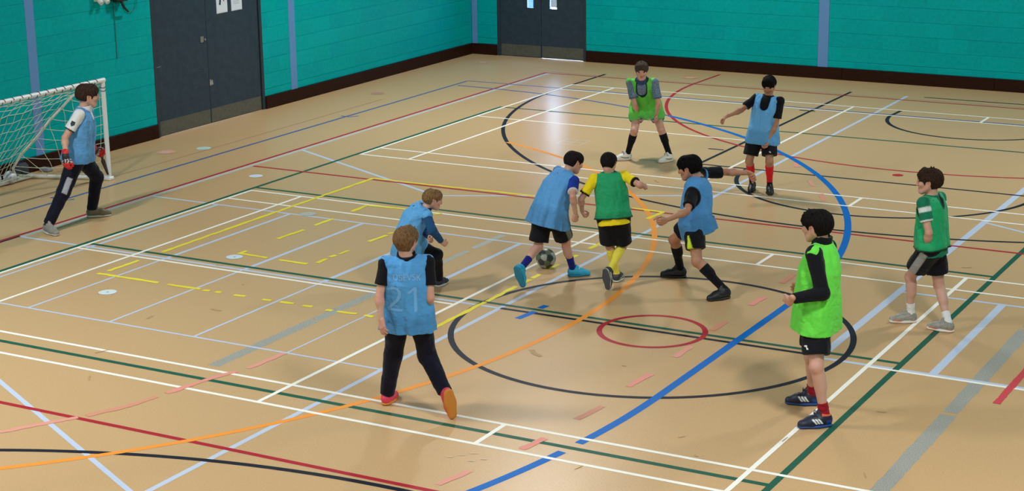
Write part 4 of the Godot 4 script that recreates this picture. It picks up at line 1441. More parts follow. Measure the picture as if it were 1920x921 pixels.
func make_hair(q: Pose, look: Dictionary, root: Node3D) -> void:
	var st: Dictionary = look.cut
	var t: float = st.get("thick", 0.01)
	var g := q.hs
	var f := Form.new()
	f.bone(q.head(0, 0.03, -0.036), q.head(0, 0.036, 0.022), (0.075 + t) * g, (0.069 + t) * g, 0.02)
	f.bone(q.head(0, 0.0, -0.05), q.head(0, -0.055, -0.04), (0.06 + t * 0.7) * g, (0.046 + t * 0.3) * g, 0.03)
	for e: float in [-1.0, 1.0]:
		f.bone(q.head(0.04 * e, 0.03, 0.02), q.head(0.058 * e, -0.012, 0.02), 0.03 * g, 0.014 * g, 0.02)
	var rg := RandomNumberGenerator.new()
	rg.seed = st.get("sd", 1)
	for i in int(st.get("tufts", 0)):
		var a := rg.randf_range(-1.2, 1.2)
		var b := rg.randf_range(-0.7, 1.6)
		var d := Vector3(sin(a) * 0.8, 1.0 - 0.3 * absf(a), sin(b) * 0.9).normalized()
		var p0 := d * Vector3(0.07, 0.085, 0.085) + Vector3(0, 0.02, -0.005)
		var p1: Vector3 = p0 + (d + Vector3(rg.randf_range(-0.7, 0.7), 0.2, rg.randf_range(-0.2, 1.0))).normalized() * (0.018 + t * 0.9)
		f.bone(q.head(p0.x, p0.y, p0.z), q.head(p1.x, p1.y, p1.z), 0.014 * g, 0.004 * g, 0.008)
	var fr: float = st.get("fringe", 0.05)
	if st.get("bangs", false):
		for i in 7:
			var x := -0.054 + 0.018 * i
			f.bone(q.head(x, 0.075, 0.055), q.head(x * 1.12 + 0.006, fr + 0.012 * rg.randf(), 0.1 - absf(x) * 0.45), 0.02 * g, 0.007 * g, 0.01)
	f.noise = strands
	f.n_amp = st.get("amp", 0.006) * 0.5 * g
	f.n_scale = Vector3(40, 14, 40)
	var depth := 0.132
	f.cut(q.head(0, -0.14, depth), q.head(0, fr - 0.074, depth), 0.081 * g, 0.006)
	for e: float in [-1.0, 1.0]:
		f.cut(q.head(0.09 * e, -0.01, 0.012), q.head(0.085 * e, -0.06, 0.03), 0.031 * g, 0.004)
		f.cut(q.head(0.075 * e, -0.04, 0.075), q.head(0.075 * e, -0.02, 0.075), 0.036 * g, 0.004)
	f.plane(-q.hb.y * 0.95 - q.hb.z * st.get("slope", 0.15), q.head(0, st.get("nape", -0.06), -0.05))
	var shell := Shell.new()
	var c: Color = look.hair
	shell.add(f, 0.0042, func(p: Vector3) -> Color: return c * (1.0 + 0.7 * strands.get_noise_3d(p.x * 70.0, p.y * 22.0, p.z * 70.0)))
	obj("hair", shell.mesh(), vertex_paint(0.75, 0.2), root)

func cloth_paint(rough := 0.8) -> StandardMaterial3D:
	var key := "cloth %s" % rough
	if not mats.has(key):
		var m := StandardMaterial3D.new()
		m.vertex_color_use_as_albedo = true
		m.roughness = rough
		m.metallic_specular = 0.3
		m.rim_enabled = true
		m.rim = 0.15
		world_map(m, 2.6 if rough == 0.62 else 4.0, null, bump_tex(256, 0.018, 3, 14.0, 61) if rough == 0.62 else bump_tex(256, 0.03, 3, 8.0, 62), 0.55)
		m.uv1_world_triplanar = false
		mats[key] = m
	return mats[key]

func make_shirt(q: Pose, look: Dictionary, root: Node3D) -> void:
	var s := q.s
	var d: Dictionary = look.shirt
	var f := Form.new()
	f.noise = cloth
	f.n_amp = 0.004
	f.n_scale = Vector3(9, 6, 9)
	f.sk = 0.04
	for e: Array in [[d.get("low", -0.1), 0.164, 0.13], [0.0, 0.16, 0.124], [0.35, 0.14, 0.11], [0.62, 0.15, 0.113], [0.82, 0.148, 0.1], [0.92, 0.115, 0.078], [0.985, 0.066, 0.062], [1.02, 0.056, 0.056]]:
		f.section(q.trunk(e[0]), q.side(e[0]), q.front(e[0]), e[1] * s, e[2] * s)
	var fr: float = d.get("sleeve", 0.55)
	var long: bool = d.get("long", false)
	var ends := {}
	for k: String in ["L", "R"]:
		var sh := q.p("sh" + k)
		var el := q.p("el" + k)
		var wr := q.p("wr" + k)
		f.bone(q.p("neck") - q.u * 0.055 * s, sh, 0.046 * s, 0.044 * s, 0.04)
		if long:
			var w := el.lerp(wr, 0.93)
			f.bone(sh, el, 0.052 * s, 0.047 * s, 0.03)
			f.bone(el, w, 0.047 * s, 0.034 * s, 0.02, Vector3.ZERO, (wr - el).normalized(), w)
			ends[k] = [w, (wr - el).normalized()]
		else:
			var w := sh.lerp(el, fr)
			f.bone(sh, w + (el - sh) * 0.05, 0.047 * s, 0.054 * s, 0.03, Vector3.ZERO, (el - sh).normalized(), w)
			ends[k] = [w, (el - sh).normalized()]
	var shell := Shell.new()
	var col: Color = d.color
	var cuff: Color = d.get("cuff", col)
	var cuff_w: float = d.get("cuff_w", 0.018)
	var flash: Color = d.get("flash", col)
	var pat: Color = d.get("pattern", col)
	var shl := q.p("shL")
	var shr := q.p("shR")
	var ell := q.p("elL")
	var elr := q.p("elR")
	var nk := q.trunk(0.955)
	var collar: Color = d.get("collar", col)
	var up := q.u
	shell.add(f, 0.0092, func(p: Vector3) -> Color:
		for k: String in ends:
			var e: float = (ends[k][0] - p).dot(ends[k][1])
			if e < cuff_w + 0.003 and p.distance_to(ends[k][0]) < 0.13:
				return col.lerp(cuff, 1.0 - smoothstep(cuff_w - 0.006, cuff_w + 0.002, e))
		if (p - nk).dot(up) > 0.0 and p.distance_to(nk) < 0.1:
			return collar
		if flash != col:
			var a := shl if p.distance_squared_to(shl) < p.distance_squared_to(shr) else shr
			var b := ell if a == shl else elr
			var t := (p - a).dot((b - a).normalized()) / a.distance_to(b)
			return col.lerp(flash, smoothstep(0.12, 0.16, t) * (1.0 - smoothstep(0.28, 0.32, t)))
		if pat != col:
			return col.lerp(pat, clampf(0.5 + 2.2 * cloth.get_noise_3d(p.x * 60, p.y * 60, p.z * 60), 0.0, 1.0))
		return col)
	obj("jacket" if long and d.get("tall_collar", false) else "shirt", shell.mesh(), cloth_paint(), root)
	if d.has("ring"):
		var c := Form.new()
		var a0 := q.p("neck") - q.u * 0.012 * s
		var up_c := (q.u - q.f * 0.35).normalized()
		c.bone(a0 - q.u * 0.02 * s, a0 + q.u * 0.06 * s, 0.076 * s, 0.064 * s, 0.02, Vector3.ZERO, up_c, a0 + q.u * float(d.ring) * s)
		c.cut(a0 + q.u * 0.012, a0 + q.u * 0.1, 0.056 * s, 0.003)
		c.plane(-q.u, a0 - q.u * 0.03 * s)
		var cs := Shell.new()
		cs.add(c, 0.0055, func(_p: Vector3) -> Color: return collar)
		obj("collar", cs.mesh(), cloth_paint(), root)
	if d.get("tall_collar", false):
		var c := Form.new()
		c.noise = cloth
		c.n_amp = 0.003
		c.n_scale = Vector3(14, 8, 14)
		var top := q.p("neck") + q.u * 0.062 * s
		c.bone(q.p("neck") - q.u * 0.02 * s, top + q.u * 0.03 * s, 0.066 * s, 0.068 * s, 0.02, Vector3.ZERO, (q.u - q.f * 0.25).normalized(), top)
		c.cut(top + q.u * 0.01, top + q.u * 0.1, 0.056 * s)
		var cs := Shell.new()
		cs.add(c, 0.006, func(_p: Vector3) -> Color: return collar)
		obj("collar", cs.mesh(), cloth_paint(), root)

func make_bib(q: Pose, look: Dictionary, root: Node3D) -> Form:
	var s := q.s
	var d: Dictionary = look.bib
	var f := Form.new()
	f.noise = cloth
	f.n_amp = 0.011
	f.n_scale = Vector3(6.5, 3.6, 6.5)
	f.fold = d.get("fold", 0.09) * 1.5
	f.sk = 0.035
	var w: float = d.get("wide", 1.0)
	var down := (-q.u).lerp(Vector3.DOWN, d.get("hang", 0.5)).normalized()
	var hem: Vector3 = q.trunk(0.0) + down * d.get("drop", 0.1) * s + d.get("blow", Vector3.ZERO)
	f.section(hem, q.side(0.0), q.front(0.0), 0.19 * s * w * d.get("flare", 1.0), 0.142 * s * w * d.get("flare", 1.0))
	for e: Array in [[0.02, 0.178, 0.135], [0.3, 0.168, 0.128], [0.6, 0.166, 0.126], [0.8, 0.164, 0.114], [0.92, 0.136, 0.09], [0.985, 0.092, 0.07], [1.015, 0.07, 0.064]]:
		var ww := w if e[0] < 0.7 else 1.0
		f.section(q.trunk(e[0]), q.side(e[0]), q.front(e[0]), e[1] * s * ww, e[2] * s * ww)
	f.plane(f.sc[0] - f.sc[1], hem)
	for k: String in ["L", "R"]:
		f.bone(q.p("hi" + k), q.p("hi" + k).lerp(q.p("kn" + k), d.get("over", 0.4)), 0.108 * s, 0.108 * s, 0.06)
	var reach: float = d.get("shoulder", 0.9)
	for k: String in ["L", "R"]:
		var sg := 1.0 if k == "R" else -1.0
		var sh := q.p("sh" + k)
		var root_n := q.p("neck") - q.u * 0.06 * s
		f.bone(root_n, root_n.lerp(sh, reach) + q.u * 0.002, 0.058 * s, d.get("cap", 0.05) * s, 0.05)
		var hole: float = d.get("hole", 0.085) * s
		var out := q.r * sg
		f.cut(sh + out * (hole - 0.012 * s + d.get("hole_out", 0.0)) - q.u * 0.05 * s, sh + out * (hole + 0.2) - q.u * 0.03 * s, hole, 0.006)
	var nc := q.p("neck")
	f.cut(nc + q.u * 0.03 * s + q.f * 0.01, nc + q.u * 0.2, 0.074 * s, 0.006)
	var vd: float = d.get("vee", 0.05)
	var vs := -1.0 if d.get("vee_back", false) else 1.0
	f.cut(nc + q.f * vs * 0.075 * s + q.u * 0.03, nc + q.f * vs * 0.13 * s - q.u * vd * s, d.get("vee_r", 0.05) * s, 0.006)
	# the cut-outs work on the bib alone, so keep their list for the binding
	var cuts := f.xa.size()
	var xa := f.xa.duplicate()
	var xb := f.xb.duplicate()
	var xr := f.xr.duplicate()
	var col: Color = d.color
	var trim: Color = d.get("trim", col)
	var hem_n := (f.sc[1] - f.sc[0]).normalized()
	var hem_p := f.sc[0]
	var hem_trim: bool = d.get("hem_trim", false)
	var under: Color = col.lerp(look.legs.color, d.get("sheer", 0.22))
	var waist := q.trunk(0.06)
	var up := q.u
	var shell := Shell.new()
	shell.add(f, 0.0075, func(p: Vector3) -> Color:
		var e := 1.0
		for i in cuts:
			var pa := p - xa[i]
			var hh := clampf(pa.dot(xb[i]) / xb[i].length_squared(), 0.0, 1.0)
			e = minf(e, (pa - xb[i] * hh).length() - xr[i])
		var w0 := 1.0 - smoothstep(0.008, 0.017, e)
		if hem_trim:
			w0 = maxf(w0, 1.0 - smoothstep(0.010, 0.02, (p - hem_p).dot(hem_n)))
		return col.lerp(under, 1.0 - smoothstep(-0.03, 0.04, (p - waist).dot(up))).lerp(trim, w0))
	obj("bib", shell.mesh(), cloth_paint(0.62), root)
	return f

func make_shorts(q: Pose, look: Dictionary, root: Node3D) -> void:
	var s := q.s
	var d: Dictionary = look.legs
	var f := Form.new()
	f.noise = cloth
	f.n_amp = 0.006
	f.n_scale = Vector3(9, 7, 9)
	f.bone(q.p("hiL"), q.p("hiR"), 0.094 * s, 0.094 * s, 0.04, q.hf * 1.1)
	f.bone(q.trunk(-0.02), q.trunk(0.2), 0.106 * s, 0.1 * s, 0.05, q.hf * 1.2)
	var long: bool = d.get("long", false)
	for k: String in ["L", "R"]:
		var hi := q.p("hi" + k)
		var kn := q.p("kn" + k)
		var an := q.p("an" + k)
		if long:
			var r: float = d.get("r", 1.0)
			var w := kn.lerp(an, d.get("to", 0.97))
			f.bone(hi, kn, 0.092 * s, 0.064 * s * r, 0.03)
			f.bone(kn, w, 0.064 * s * r, 0.052 * s * r, 0.03, Vector3.ZERO, (an - kn).normalized(), w)
		else:
			var w := hi.lerp(kn, d.get("to", 0.72))
			f.bone(hi, w + (kn - hi) * 0.06, 0.094 * s, d.get("wide", 0.088) * s, 0.03, Vector3.ZERO, (kn - hi).normalized(), w)
	var shell := Shell.new()
	var col: Color = d.color
	var stripe: Color = d.get("stripe", col)
	var on: Array = d.get("on", [])
	var hr := q.hr
	shell.add(f, 0.0092, func(p: Vector3) -> Color:
		for o: Array in on:
			var sg := 1.0 if o[0] == "R" else -1.0
			var hi: Vector3 = q.j["hi" + o[0]]
			var kn: Vector3 = q.j["kn" + o[0]]
			var an: Vector3 = q.j["an" + o[0]]
			var t := (p - hi).dot(kn - hi) / (kn - hi).length_squared()
			var c := hi.lerp(kn, t)
			var ax := (kn - hi).normalized()
			if t > 1.0:
				t = 1.0 + (p - kn).dot(an - kn) / (an - kn).length_squared()
				c = kn.lerp(an, t - 1.0)
				ax = (an - kn).normalized()
			var side: Vector3 = (hr * sg + q.hf * o[3])
			side = (side - ax * ax.dot(side)).normalized()
			var away := p - c
			var half: float = o[4] * (1.0 if o.size() < 6 else lerpf(o[5], 1.0, clampf((t - o[1]) / (o[2] - o[1]), 0.0, 1.0)))
			if t > o[1] and t < o[2] and away.dot(side) > 0.0:
				var wide := (away - side * away.dot(side) - ax * away.dot(ax)).length()
				if wide < half + 0.004:
					return col.lerp(stripe, 1.0 - smoothstep(half - 0.004, half + 0.004, wide))
		return col)
	obj("trousers" if long else "shorts", shell.mesh(), cloth_paint(0.75), root)

func make_sock(q: Pose, k: String, d: Dictionary, root: Node3D) -> void:
	var s := q.s
	var f := Form.new()
	f.noise = cloth
	f.n_amp = d.get("wrinkle", 0.002)
	f.n_scale = Vector3(10, 22, 10)
	var kn := q.p("kn" + k)
	var an := q.p("an" + k)
	var ax := (an - kn).normalized()
	var b := calf_back(q, k)
	f.bone(kn, an, 0.0455 * s, 0.0325 * s, 0.02)
	f.bone(kn.lerp(an, 0.18) + b * 0.012 * s, kn.lerp(an, 0.42) + b * 0.014 * s, 0.0425 * s, 0.0395 * s, 0.03)
	f.bone(an, an + (q.p("to" + k) - an) * 0.3, 0.034 * s, 0.031 * s, 0.02)
	f.plane(-ax, kn.lerp(an, d.get("top", 0.2)))
	var col: Color = d.color
	var low: Color = d.get("low", col)
	var from: float = d.get("from", 2.0)
	var shell := Shell.new()
	shell.add(f, 0.0065, func(p: Vector3) -> Color:
		return low if (p - kn).dot(ax) / kn.distance_to(an) > from else col)
	obj("sock", shell.mesh(), cloth_paint(0.9), root)

func make_shoe(q: Pose, k: String, d: Dictionary, root: Node3D) -> void:
	var g: float = 0.168 * q.j.tall / 0.22
	var an := q.p("an" + k)
	var to := q.p("to" + k)
	var t: Vector3
	var up := Vector3.UP
	if an.y < 0.115 and to.y < 0.05:
		t = to - an
		t.y = 0
		t = t.normalized()
	else:
		var vv := (to - an).normalized()
		var w := q.p("kn" + k) - an
		w = (w - vv * vv.dot(w)).normalized()
		t = vv * cos(0.35) + w * sin(0.35)
		up = w * cos(0.35) - vv * sin(0.35)
	var l := t.cross(up).normalized()
	var heel := an - up * minf(an.dot(up) if up == Vector3.UP else 0.068 * g, 0.09) - t * 0.05 * g
	if up == Vector3.UP:
		heel.y = 0.0
	var lowest := minf((heel + t * 0.215 * g).y, heel.y)
	if lowest < 0.0:
		heel.y -= lowest
	var at := func(x: float, y: float, z: float) -> Vector3: return heel + (t * x + up * y + l * z) * g
	var f := Form.new()
	f.bone(at.call(0.036, 0.04, 0), at.call(0.075, 0.044, 0), 0.034 * g, 0.036 * g, 0.02)
	f.bone(at.call(0.075, 0.046, 0), at.call(0.13, 0.034, 0), 0.036 * g, 0.037 * g, 0.02)
	f.bone(at.call(0.13, 0.032, 0), at.call(0.186, 0.022, 0), 0.037 * g, 0.028 * g, 0.02)
	f.bone(at.call(0.042, 0.055, 0), at.call(0.05, 0.083, 0), 0.034 * g, 0.034 * g, 0.02, Vector3.ZERO, (up - t * 0.25).normalized(), at.call(0.05, d.get("top", 0.085), 0))
	f.bone(at.call(0.1, 0.062, 0), at.call(0.08, 0.1, 0), 0.018 * g, 0.014 * g, 0.015)
	f.plane(-up, at.call(0, 0.013, 0))
	f.cut(at.call(0.048, 0.1, 0), at.call(0.05, 0.13, 0), 0.029 * g)
	var shell := Shell.new()
	var col: Color = d.color
	var inv := Basis(t, up, l).inverse()
	var kind: String = d.get("kind", "")
	var mark_c: Color = d.get("mark", col)
	var heel_c: Color = d.get("heel", col)
	var rim: Color = d.get("rim", col)
	shell.add(f, 0.0045, func(p: Vector3) -> Color:
		var e := inv * (p - heel) / g
		if kind == "stripes" and absf(e.z) > 0.018 and e.y > 0.029 and e.y < 0.06:
			var b := e.x - (e.y - 0.04) * 0.75
			for c: float in [0.082, 0.1, 0.118]:
				if absf(b - c) < 0.006:
					return mark_c
		if kind == "flash" and absf(e.z) > 0.02 and e.y > 0.028 and e.y < 0.05:
			if absf(e.y - 0.034 - pow(maxf(0.0, e.x - 0.07), 2.0) * 3.0) < 0.004 and e.x > 0.045 and e.x < 0.15:
				return mark_c
		if kind == "swirl":
			if e.y < 0.024:
				return mark_c if sin(e.x * 45.0 + 1.0) > -0.2 else Color(0.75, 0.75, 0.74)
			return col * (1.0 + 0.5 * cloth.get_noise_3d(e.x * 90, e.y * 120, e.z * 60))
		if e.y > 0.074 and e.x < 0.075:
			return rim
		if e.x < 0.05 and e.y < 0.05:
			return heel_c
		return col)
	var shoe := obj("shoe", shell.mesh(), vertex_paint(d.get("rough", 0.5)), root)
	var so := Form.new()
	so.bone(at.call(0.037, 0.011, 0), at.call(0.1, 0.011, 0), 0.0355 * g, 0.0345 * g, 0.01, up * 2.6)
	so.bone(at.call(0.1, 0.011, 0), at.call(0.182, 0.011, 0), 0.0345 * g, 0.0325 * g, 0.02, up * 2.6)
	so.plane(-up, at.call(0, 0.0, 0))
	so.plane(up, at.call(0, 0.0205, 0))
	var ss := Shell.new()
	var sole: Color = d.get("sole", Color(0.6, 0.6, 0.58))
	var under: Color = d.get("under", sole)
	ss.add(so, 0.0045, func(p: Vector3) -> Color: return under if (p - heel).dot(up) < 0.006 * g else sole)
	obj("sole", ss.mesh(), vertex_paint(0.6), shoe)
	if d.has("lace"):
		var lc := start()
		for i in 4:
			var x := 0.088 + 0.014 * i
			var y := 0.084 - 0.0075 * i
			add_tube(lc, [at.call(x, y - 0.012, -0.022), at.call(x + 0.004, y, -0.008), at.call(x + 0.004, y, 0.008), at.call(x, y - 0.012, 0.022)], 0.0024 * g, 5)
		for e: float in [-1.0, 1.0]:
			var loop := []
			for i in 9:
				var a := PI * i / 8.0
				loop.append(at.call(0.096 + 0.012 * sin(a), 0.086 + 0.014 * sin(a * 2.0), e * (0.004 + 0.026 * sin(a * 0.5))))
			add_tube(lc, loop, 0.0024 * g, 5)
		obj("lace", lc.commit(), paint(d.lace, 0.8), shoe)

func person(key: String, look: Dictionary) -> Node3D:
	var d: Dictionary = POSES[key]
	var q := Pose.new(d)
	q.bend = look.get("bend", 0.0)
	var root := thing("person", look.label, "person", d.at)
	make_body(q, look, root)
	make_hair(q, look, root)
	make_shirt(q, look, root)
	make_shorts(q, look, root)
	var f := make_bib(q, look, root)
	for k: String in ["L", "R"]:
		if look.has("sock"):
			make_sock(q, k, look.sock, root)
		make_shoe(q, k, look.get("shoe" + k, look.shoe), root)
		if look.has("glove"):
			var gf := hand_form(q, k, look.get("curl" + k, 0.4), 0.006)
			var wr := q.p("wr" + k)
			var el := q.p("el" + k)
			gf.bone(wr.lerp(el, 0.32), wr, 0.034 * q.s, 0.031 * q.s, 0.012, Vector3.ZERO, (el - wr).normalized(), wr.lerp(el, 0.3))
			var gs := Shell.new()
			var ax := (q.p("ha" + k) - wr).normalized()
			gs.add(gf, 0.0042, func(p: Vector3) -> Color:
				var e := (p - wr).dot(ax)
				if e < -0.03 or e > 0.075:
					return lin(206, 34, 40)
				if e > 0.03:
					return lin(196, 186, 190) if cloth.get_noise_3d(p.x * 40, p.y * 40, p.z * 40) > 0.0 else lin(40, 30, 38)
				return lin(36, 30, 40))
			obj("glove", gs.mesh(), vertex_paint(0.6), root)
	dress(key, q, f, root)
	return root

# small prints that lie on the cloth: found by walking in to the cloth's surface
func onto(f: Form, from: Vector3, dir: Vector3) -> Vector3:
	var p := from
	f.wide()
	for i in 40:
		var d := f.dist(p, f.every)
		p += dir * d * 0.7
		if absf(d) < 0.0004:
			break
	return p

func print_text(text: String, size: float, f: Form, centre: Vector3, right: Vector3, up: Vector3, dir: Vector3, c: Color, root: Node3D, arch := 0.0, fine := 0.012) -> void:
	if text.length() > 1:
		var fo := SystemFont.new()
		fo.font_names = PackedStringArray(["Droid Sans"])
		var px := size / 64.0
		var full := fo.get_string_size(text, HORIZONTAL_ALIGNMENT_LEFT, -1, 64).x
		for i in text.length():
			var before := fo.get_string_size(text.substr(0, i), HORIZONTAL_ALIGNMENT_LEFT, -1, 64).x
			var own := fo.get_string_size(text[i], HORIZONTAL_ALIGNMENT_LEFT, -1, 64).x
			var x := (before + own / 2.0 - full / 2.0) * px
			print_text(text[i], size, f, centre + right * x - up * arch * x * x, right, up, dir, c, root, 0.0, fine)
		return
	var tm := TextMesh.new()
	var font := SystemFont.new()
	font.font_names = PackedStringArray(["Droid Sans"])
	tm.font = font
	tm.text = text
	tm.font_size = 64
	tm.pixel_size = size / 64.0
	tm.depth = 0.0
	tm.curve_step = 2.0
	var arr := tm.get_mesh_arrays()
	var vs: PackedVector3Array = arr[Mesh.ARRAY_VERTEX]
	var ix: PackedInt32Array = arr[Mesh.ARRAY_INDEX]
	var st := start()
	var todo := []
	for i in range(0, ix.size(), 3):
		todo.append([vs[ix[i]], vs[ix[i + 1]], vs[ix[i + 2]]])
	while todo.size():
		var q: Array = todo.pop_back()
		var longest := 0
		var best := 0.0
		for e in 3:
			var w: float = q[e].distance_to(q[(e + 1) % 3])
			if w > best:
				best = w
				longest = e
		if best > fine:
			var a: Vector3 = q[longest]
			var b: Vector3 = q[(longest + 1) % 3]
			var o: Vector3 = q[(longest + 2) % 3]
			todo.append([a, (a + b) / 2, o])
			todo.append([(a + b) / 2, b, o])
			continue
		var w3 := []
		for p: Vector3 in q:
			var from := centre + right * p.x + up * (p.y - arch * p.x * p.x) - dir * 0.12
			w3.append(onto(f, from, dir) - dir * 0.0022)
		tri(st, w3[0], w3[1], w3[2], (w3[0] + w3[1] + w3[2]) / 3.0 + dir)
	obj("letter", st.commit(), paint(c, 0.7), root)

func print_shape(pts: Array, f: Form, centre: Vector3, right: Vector3, up: Vector3, dir: Vector3, c: Color, root: Node3D) -> void:
	var poly := PackedVector2Array(pts)
	var ix := Geometry2D.triangulate_polygon(poly)
	var st := start()
	var w3 := []
	for p in poly:
		w3.append(onto(f, centre + right * p.x + up * p.y - dir * 0.06, dir) - dir * 0.0025)
	for i in range(0, ix.size(), 3):
		tri(st, w3[ix[i]], w3[ix[i + 1]], w3[ix[i + 2]], centre + dir)
	obj("print", st.commit(), paint(c, 0.7), root)

func dress(key: String, q: Pose, f: Form, root: Node3D) -> void:
	if key == "greenR":
		# a small white emblem on the shorts
		var lf := Form.new()
		lf.bone(q.p("hiL"), q.p("knL"), 0.09 * q.s, 0.092 * q.s)
		var out := (-q.hr * 0.8 + q.hf * 0.6).normalized()
		var ax := (q.p("hiL") - q.p("knL")).normalized()
		var c := q.p("hiL").lerp(q.p("knL"), 0.6) + out * 0.1 * q.s
		print_shape([Vector2(-0.02, -0.018), Vector2(-0.004, -0.018), Vector2(0.004, 0.004), Vector2(0.022, 0.006), Vector2(0.024, 0.016), Vector2(0.0, 0.018), Vector2(-0.012, 0.012), Vector2(-0.006, 0.002), Vector2(-0.018, -0.008)], lf, c, ax.cross(out).normalized() * -1.0, ax, -out, rgb(232, 234, 236), root)
	if key == "bluefar":
		var lf := Form.new()
		lf.bone(q.p("hiL"), q.p("knL"), 0.09 * q.s, 0.092 * q.s)
		var ax := (q.p("hiL") - q.p("knL")).normalized()
		var out := (q.hf - q.hr * 0.2).normalized()
		var c := q.p("hiL").lerp(q.p("knL"), 0.62) + out * 0.1 * q.s
		print_shape([Vector2(-0.014, -0.006), Vector2(0.002, -0.008), Vector2(0.014, 0.006), Vector2(0.004, 0.01), Vector2(-0.006, 0.004)], lf, c, ax.cross(out).normalized() * -1.0, ax, -out, rgb(226, 228, 232), root)
	if key == "keeper":
		var sf := Form.new()
		sf.bone(q.p("shR"), q.p("elR"), 0.05 * q.s, 0.055 * q.s)
		var ax := (q.p("shR") - q.p("elR")).normalized()
		var out := (q.r - ax * ax.dot(q.r)).normalized()
		var c := q.p("shR").lerp(q.p("elR"), 0.42) + out * 0.06 * q.s
		print_shape([Vector2(-0.022, 0.026), Vector2(0.02, 0.03), Vector2(0.026, -0.006), Vector2(0.004, -0.034), Vector2(-0.02, -0.01)], sf, c, out.cross(ax) * -1.0, ax, -out, rgb(40, 44, 58), root)
	if key == "blueback":
		var c := q.trunk(0.74) - q.f * 0.1
		print_text("OSEVSK", 0.062, f, c, q.r, q.u, q.f, rgb(136, 184, 226), root, 0.9)
		print_text("21", 0.27, f, q.trunk(0.36) - q.f * 0.1 - q.r * 0.02, q.r, q.u, q.f, rgb(112, 178, 236), root, 0.0, 0.02)

